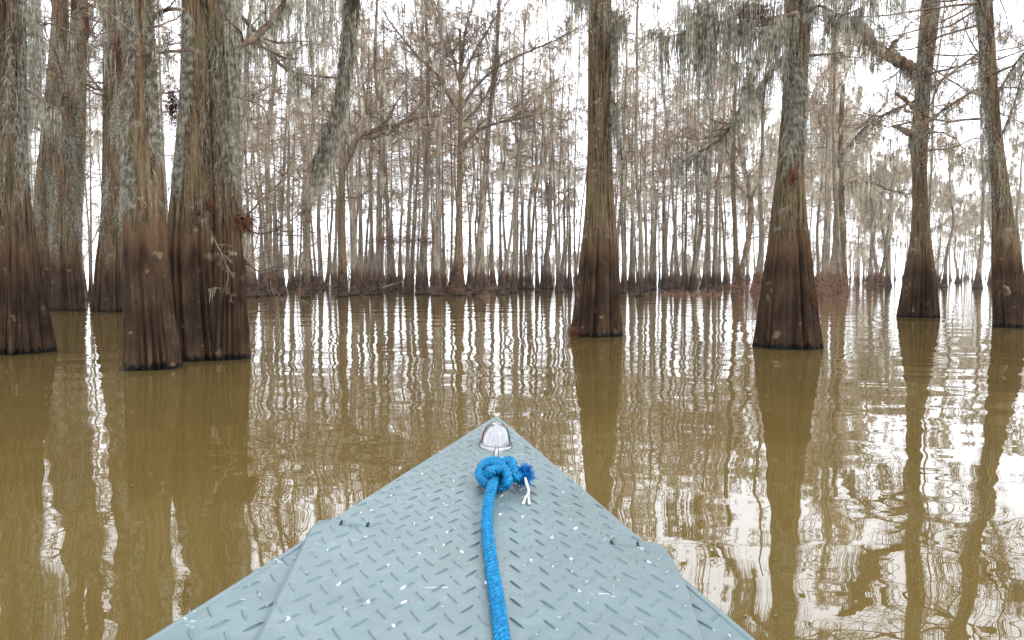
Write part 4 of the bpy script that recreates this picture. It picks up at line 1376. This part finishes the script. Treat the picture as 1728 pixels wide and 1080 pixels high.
# hinges at the seam
DARK, nt, b, out = new_mat('dark_gap')
b.inputs['Base Color'].default_value = (0.01, 0.012, 0.012, 1)
b.inputs['Roughness'].default_value = 0.8
for (xa, ya, xb, yb) in ((575, 886, 622, 890), (1030, 919, 1077, 923)):
    a, c = dl(xa, ya), dl(xb, yb)
    yv = (a[1] + c[1]) / 2
    G = Geo()
    xs = np.linspace(a[0] + 0.004, c[0] - 0.004, 8)
    tube(G, np.stack([xs, np.full(8, yv), np.full(8, HD - 0.001)], -1), 0.0095, 12)
    h = link('hinge', G.mesh('hinge', PAINT), boat)
    for xe in (a[0] + 0.001, c[0] - 0.001):
        G = Geo()
        tube(G, np.array([(xe, yv - 0.009, HD + 0.0035), (xe, yv, HD + 0.0075), (xe, yv + 0.008, HD + 0.003)]), 0.0014, 8)
        link('hinge_gap', G.mesh('hinge_gap', DARK), h)

# diamond treads, pressed up from the plates
def tread_mesh(sgn):
    G = Geo()
    hl, hw, hz = 0.0178, 0.0025, 0.0028
    n = 7
    t = np.linspace(-1, 1, n)
    wv = hw * (1 - np.abs(t) ** 1.8)
    dx, dy = nrm(np.array([sgn * 0.55, -1.0]) * 1.0)
    along = np.stack([dx * t * hl, dy * t * hl], -1)
    perp = np.array([-dy, dx])
    low1 = np.column_stack([along + perp * wv[:, None], np.full(n, -0.0004)])
    top = np.column_stack([along, hz * (1 - np.abs(t) ** 3) - 0.0004 * 0])
    top1 = np.column_stack([along + perp * wv[:, None] * 0.35, hz * (1 - np.abs(t) ** 3)])
    top2 = np.column_stack([along - perp * wv[:, None] * 0.35, hz * (1 - np.abs(t) ** 3)])
    low2 = np.column_stack([along - perp * wv[:, None], np.full(n, -0.0004)])
    V = np.vstack([low1, top1, top2, low2])
    idx = np.arange(4 * n).reshape(4, n)
    q = np.stack([idx[:-1, :-1], idx[1:, :-1], idx[1:, 1:], idx[:-1, 1:]], -1).reshape(-1, 4)
    G.add(V, q=q)
    me = G.mesh('tread', TREADM, False)
    return me


TM = {1: tread_mesh(1), -1: tread_mesh(-1)}
PX_, PY_ = 0.041, 0.060
spots = []
bow_plate_o = [o for o in boat.children if o.name.startswith('bow_plate')][0]
camL = loc((0, 0, CAM_H))
for par, poly, zt in ((bow_plate_o, bow_poly, HD), (lid, lid_poly, HD + 0.003),
                      (sdl, [(eL(ll1[1]), ll1[1]), (eL(BACK), BACK), ext(ll1, ll2, BACK)], side_z + 0.002),
                      (sdr, [(eR(rr15[1] + 0.06), rr15[1] + 0.06), ext(rr15, rr2, BACK), (eR(BACK), BACK)], side_z + 0.002)):
    for i in range(-20, 21):
        for j in range(0, 46):
            for sgn in (1, -1):
                x = (i + (0.5 if sgn < 0 else 0)) * PX_
                y = -(j + (0.5 if sgn < 0 else 0)) * PY_ + 0.01
                if y < BACK + 0.9:
                    continue
                if inside(poly, x, y, 0.009):
                    spots.append((par, x, y, zt, sgn))
spots.sort(key=lambda s: -s[2])
vis = []
rest = []
for s_ in spots:
    (vis if (s_[2] > gr[1] - 0.06 and len(vis) < 400) else rest).append(s_)
bl = dl(836, 752)
vis = [s_ for s_ in vis if ((s_[1] - bl[0]) / 0.045) ** 2 + ((s_[2] - bl[1]) / 0.062) ** 2 > 1]
print('treads', len(vis), len(rest))
for (par, x, y, zt, sgn) in vis:
    o = link('tread', TM[sgn], par, (x, y, zt))
    o.rotation_euler = (0, 0, rng.normal() * 0.04)
if rest:
    G = Geo()
    for (par, x, y, zt, sgn) in rest:
        me = TM[sgn]
        co = np.empty(len(me.vertices) * 3, np.float32)
        me.vertices.foreach_get('co', co)
        co = co.reshape(-1, 3) + np.array([x, y, zt])
        G.add(co, q=np.array([list(p.vertices) for p in me.polygons]))
    link('tread_field', G.mesh('tread_field', TREADM, False), lid, kind='stuff')

# bow light
CHROME, nt, b, out = new_mat('chrome')
N_ = NT(nt)
b.inputs['Base Color'].default_value = (0.34, 0.34, 0.35, 1)
b.inputs['Metallic'].default_value = 1
N_.l(N_.math('MULTIPLY_ADD', N_.noise(N_.coord('Object'), 60, 4), 0.22, 0.0), b.inputs['Roughness'])
N_.l(N_.bump(N_.noise(N_.coord('Object'), 90, 3), 0.0002), b.inputs['Normal'])


def lens_mat(name, c):
    m, nt, b, out = new_mat(name)
    b.inputs['Base Color'].default_value = (*c, 1)
    b.inputs['Roughness'].default_value = 0.1
    b.inputs['Coat Weight'].default_value = 0.6
    return m


bl = dl(836, 752)
lc = np.array([bl[0], bl[1], HD])
ax_, ay_, az_ = 0.0370, 0.056, 0.060


def dome(G, scale, th0, th1, e0, e1, nt_=40, ne=18):
    th = np.linspace(th0, th1, nt_)
    el = np.linspace(e0, e1, ne)
    T, E = np.meshgrid(th, el)
    ce = np.sign(np.cos(E)) * np.abs(np.cos(E)) ** 0.9
    # the tail towards the boat is steeper and the nose drawn out
    yy = np.sin(T) * ce
    V = np.stack([lc[0] + ax_ * scale * np.cos(T) * ce, lc[1] + ay_ * scale * yy, lc[2] + az_ * scale * np.sin(E)], -1)
    idx = np.arange(V.shape[0] * V.shape[1]).reshape(V.shape[:2])
    G.add(V.reshape(-1, 3), q=np.stack([idx[:-1, :-1], idx[:-1, 1:], idx[1:, 1:], idx[1:, :-1]], -1).reshape(-1, 4))


G = Geo()
dome(G, 1.0, 0, 2 * PI, 0.0, PI / 2, 64, 24)
light = link('bow_light', G.mesh('bow_light', CHROME), boat)
G = Geo()
a = np.linspace(0, 2 * PI, 65)
prof = [(1.03, 0.008), (1.09, 0.0075), (1.14, 0.005), (1.16, 0.0025), (1.165, 0.0)]
V = np.array([[(lc[0] + ax_ * f * math.cos(t), lc[1] + ay_ * (f - 0.02) * math.sin(t), HD + h) for t in a[:-1]] for f, h in [(0.96, 0.010)] + prof])
idx = np.arange(V.shape[0] * 64).reshape(-1, 64)
nx = np.roll(idx, -1, 1)
G.add(V.reshape(-1, 3), q=np.stack([idx[:-1], idx[1:], nx[1:], nx[:-1]], -1).reshape(-1, 4))
link('base_flange', G.mesh('base_flange', CHROME), light)
for nm, c, t0, t1 in (('red_lens', (0.45, 0.012, 0.02), PI - 0.75, PI + 0.30), ('green_lens', (0.005, 0.16, 0.10), -0.30, 0.75)):
    G = Geo()
    dome(G, 1.022, t0, t1, 0.16, 0.80, 20, 12)
    link(nm, G.mesh(nm, lens_mat(nm, c)), light)
G = Geo()
tp = np.array([lc[0], lc[1] - 0.004, HD + az_ + 0.0])
tube(G, np.array([tp - (0, 0, 0.002), tp + (0, 0, 0.0012)]), 0.0045, 16)
link('screw', G.mesh('screw', CHROME), light)
# eye bolt behind the light
eb = dl(836, 784)
G = Geo()
aa = np.linspace(-0.2, 2 * PI - 0.2, 28)
tube(G, np.stack([eb[0] + 0.0 * aa, eb[1] + 0.013 * np.cos(aa), HD + 0.019 + 0.016 * np.sin(aa)], -1), 0.0042, 10)
tube(G, np.array([(eb[0], eb[1] + 0.014, HD), (eb[0], eb[1] + 0.013, HD + 0.012), (eb[0], eb[1] + 0.010, HD + 0.03), (eb[0], eb[1] + 0.006, HD + 0.036)]), 0.0062, 12)
tube(G, np.array([(eb[0], eb[1], HD), (eb[0], eb[1], HD + 0.004)]), 0.011, 16)
link('eye_bolt', G.mesh('eye_bolt', CHROME), boat)

# leaf bits dropped on the deck
G = Geo()
for _ in range(46):
    y_ = -rng.uniform(0.15, 1.6)
    x_ = rng.uniform(-0.2, 0.2) * abs(y_)
    a_ = rng.uniform(0, PI)
    l_, w_ = rng.uniform(0.003, 0.010), rng.uniform(0.0006, 0.0016)
    c_, s_ = math.cos(a_), math.sin(a_)
    p_ = org + ex * x_ + ey * y_ + nrmv * (HD + 0.0046)
    u_, v_ = ex * c_ + ey * s_, -ex * s_ + ey * c_
    G.add([p_ - u_ * l_, p_ - v_ * w_ + nrmv * 0.0008, p_ + u_ * l_ + nrmv * 0.001, p_ + v_ * w_], q=[(0, 1, 2, 3)])
lt = link('needle_litter', G.mesh('needle_litter', simple('needle_litter', (0.05, 0.03, 0.015), (0.22, 0.14, 0.07), 30), False), kind='stuff')
lt['label'] = 'dry needles and specks scattered on the blue-grey deck'
lt['category'] = 'litter'

# ------------------------------------------------------------------ rope
ROPE, nt, b, out = new_mat('blue_rope')
N_ = NT(nt)
cr = N_.ramp(N_.noise(N_.coord('Object'), 140, 4, 0.7), [(0.3, (0.0, 0.045, 0.15)), (0.52, (0.0, 0.155, 0.33)), (0.75, (0.004, 0.27, 0.50))])
N_.l(cr, b.inputs['Base Color'])
b.inputs['Roughness'].default_value = 0.5
b.inputs['Specular IOR Level'].default_value = 0.2
N_.l(N_.bump(N_.noise(N_.coord('Object', (1, 1, 1)), 500, 2), 0.0006), b.inputs['Normal'])
FRAY = simple('blue_fibre', (0.0, 0.08, 0.32), (0.01, 0.24, 0.62), 60, rough=0.6)
WHITE = simple('white_core', (0.36, 0.36, 0.34), (0.55, 0.55, 0.52), 60, rough=0.8)


def knotted(P, R0, k=36, pitch=0.013, step=0.0011, tone=0.25, coarse=False):
    C = catmull(P, 24)
    L = np.sum(np.linalg.norm(np.diff(C, axis=0), axis=1))
    C = resample(C, int(L / step))
    s = np.arange(len(C)) * step
    th = np.arange(k) * 2 * PI / k
    if coarse:
        pat = np.cos(5 * th[None] - 2 * PI * s[:, None] / pitch)
        pat = 0.6 * pat + 0.4 * np.cos(10 * th[None] + 4 * PI * s[:, None] / pitch)
    else:
        a_ = np.cos(4 * th[None] + 2 * PI * s[:, None] / pitch)
        b_ = np.cos(4 * th[None] - 2 * PI * s[:, None] / pitch)
        pat = 1 - 2 * np.clip(1 - np.maximum(a_, b_), 0, 1) ** 1.5 - 0.3
    R = R0 * (1 + tone * pat)
    return C, R


ropeW0 = deck(838, 1000, 0.01)
rope = thing('rope', 'bright blue braided rope running back from the knot along the deck', 'rope', tuple(ropeW0))
rl = lambda L_: [deck(x, y, h) - ropeW0 for (x, y, h) in L_]
G = Geo()
main = rl([(872, 1250, 0.012), (858, 1150, 0.011), (847, 1075, 0.011), (840, 1020, 0.0115), (832, 970, 0.012), (825, 920, 0.013), (822, 880, 0.016), (824, 850, 0.022), (829, 826, 0.030), (835, 806, 0.030), (840, 792, 0.024)])
C, R = knotted(main, 0.0083)
tube(G, C, R, 36)
link('rope_line', G.mesh('rope_line', ROPE), rope)
G = Geo()
kn = rl([(848, 790, 0.016), (842, 779, 0.024), (826, 779, 0.030), (813, 788, 0.030), (810, 803, 0.024), (820, 815, 0.018), (838, 822, 0.012), (853, 819, 0.016), (857, 806, 0.030), (846, 795, 0.045), (832, 794, 0.050), (822, 801, 0.046)])
C, R = knotted(kn, 0.0086, coarse=True)
tube(G, C, R, 36)
kn2 = rl([(836, 800, 0.026), (845, 790, 0.036), (853, 780, 0.044), (861, 778, 0.046), (866, 789, 0.042), (866, 803, 0.030), (872, 806, 0.026), (878, 800, 0.026)])
C, R = knotted(kn2, 0.0088, coarse=True)
tube(G, C, R, 36)
kn3 = rl([(822, 790, 0.036), (834, 783, 0.046), (846, 786, 0.050), (854, 796, 0.046), (857, 812, 0.034), (850, 822, 0.022)])
C, R = knotted(kn3, 0.0080, coarse=True)
tube(G, C, R, 36)
C, R = knotted(rl([(836, 798, 0.030), (846, 808, 0.028), (847, 818, 0.018), (838, 824, 0.012)]), 0.0082, coarse=True)
tube(G, C, R, 36)
link('knot', G.mesh('knot', ROPE), rope, kind=None)
# frayed end
G = Geo()
n = 900
c = deck(881, 801, 0.026) - ropeW0
st = c + rng.normal(size=(n, 3)) * 0.0075
d0 = rng.normal(size=(n, 3)) * 0.75 + nrm(deck(892, 802, 0.024) - deck(876, 801, 0.026))[None] * 0.8
P = grow(st, d0, rng.uniform(0.007, 0.019, n), 4, 0.35, -0.12)
batch_tubes(G, P, np.full((n, 5), 0.0007) * np.linspace(1, 0.6, 5), 3)
link('frayed_end', G.mesh('frayed_end', FRAY), rope, kind='stuff')
G = Geo()
for dx in (-1.5, 0.5, 2):
    tube(G, catmull(rl([(886 + dx * 0.5, 806, 0.026), (889 + dx, 818, 0.018), (892 + dx * 0.6, 828, 0.010), (889 + dx * 1.5, 838, 0.006), (888 + dx * 2.4, 838, 0.005)]), 6), 0.0013, 8)
for dx in (-5, -3, 3, 5):
    tube(G, catmull(rl([(890, 834, 0.007), (889 + dx * 0.8, 842, 0.007), (888 + dx * 1.3, 851, 0.003)]), 6), 0.0015, 8)
link('white_core', G.mesh('white_core', WHITE), rope)

# ------------------------------------------------------------------ damp air between the trees
hz, nt, b, out = new_mat('haze')
nt.nodes.remove(b)
pv = nt.nodes.new('ShaderNodeVolumePrincipled')
pv.inputs['Color'].default_value = (0.93, 0.95, 1.0, 1)
pv.inputs['Density'].default_value = 0.0003
pv.inputs['Anisotropy'].default_value = 0.1
nt.links.new(pv.outputs[0], out.inputs['Volume'])
G = Geo()
x0, x1, y0, y1, z0, z1 = -340, 340, -70, 340, -1.5, 24
G.add([(x0, y0, z0), (x1, y0, z0), (x1, y1, z0), (x0, y1, z0), (x0, y0, z1), (x1, y0, z1), (x1, y1, z1), (x0, y1, z1)],
      q=[(3, 2, 1, 0), (4, 5, 6, 7), (0, 1, 5, 4), (1, 2, 6, 5), (2, 3, 7, 6), (3, 0, 4, 7)])
link('haze', G.mesh('haze', hz, False), kind='stuff')
tot = sum(len(m.loop_triangles) or sum(len(p.vertices) - 2 for p in m.polygons) for m in bpy.data.meshes)
print('TRIS', tot, 'OBJ', len(bpy.data.objects))
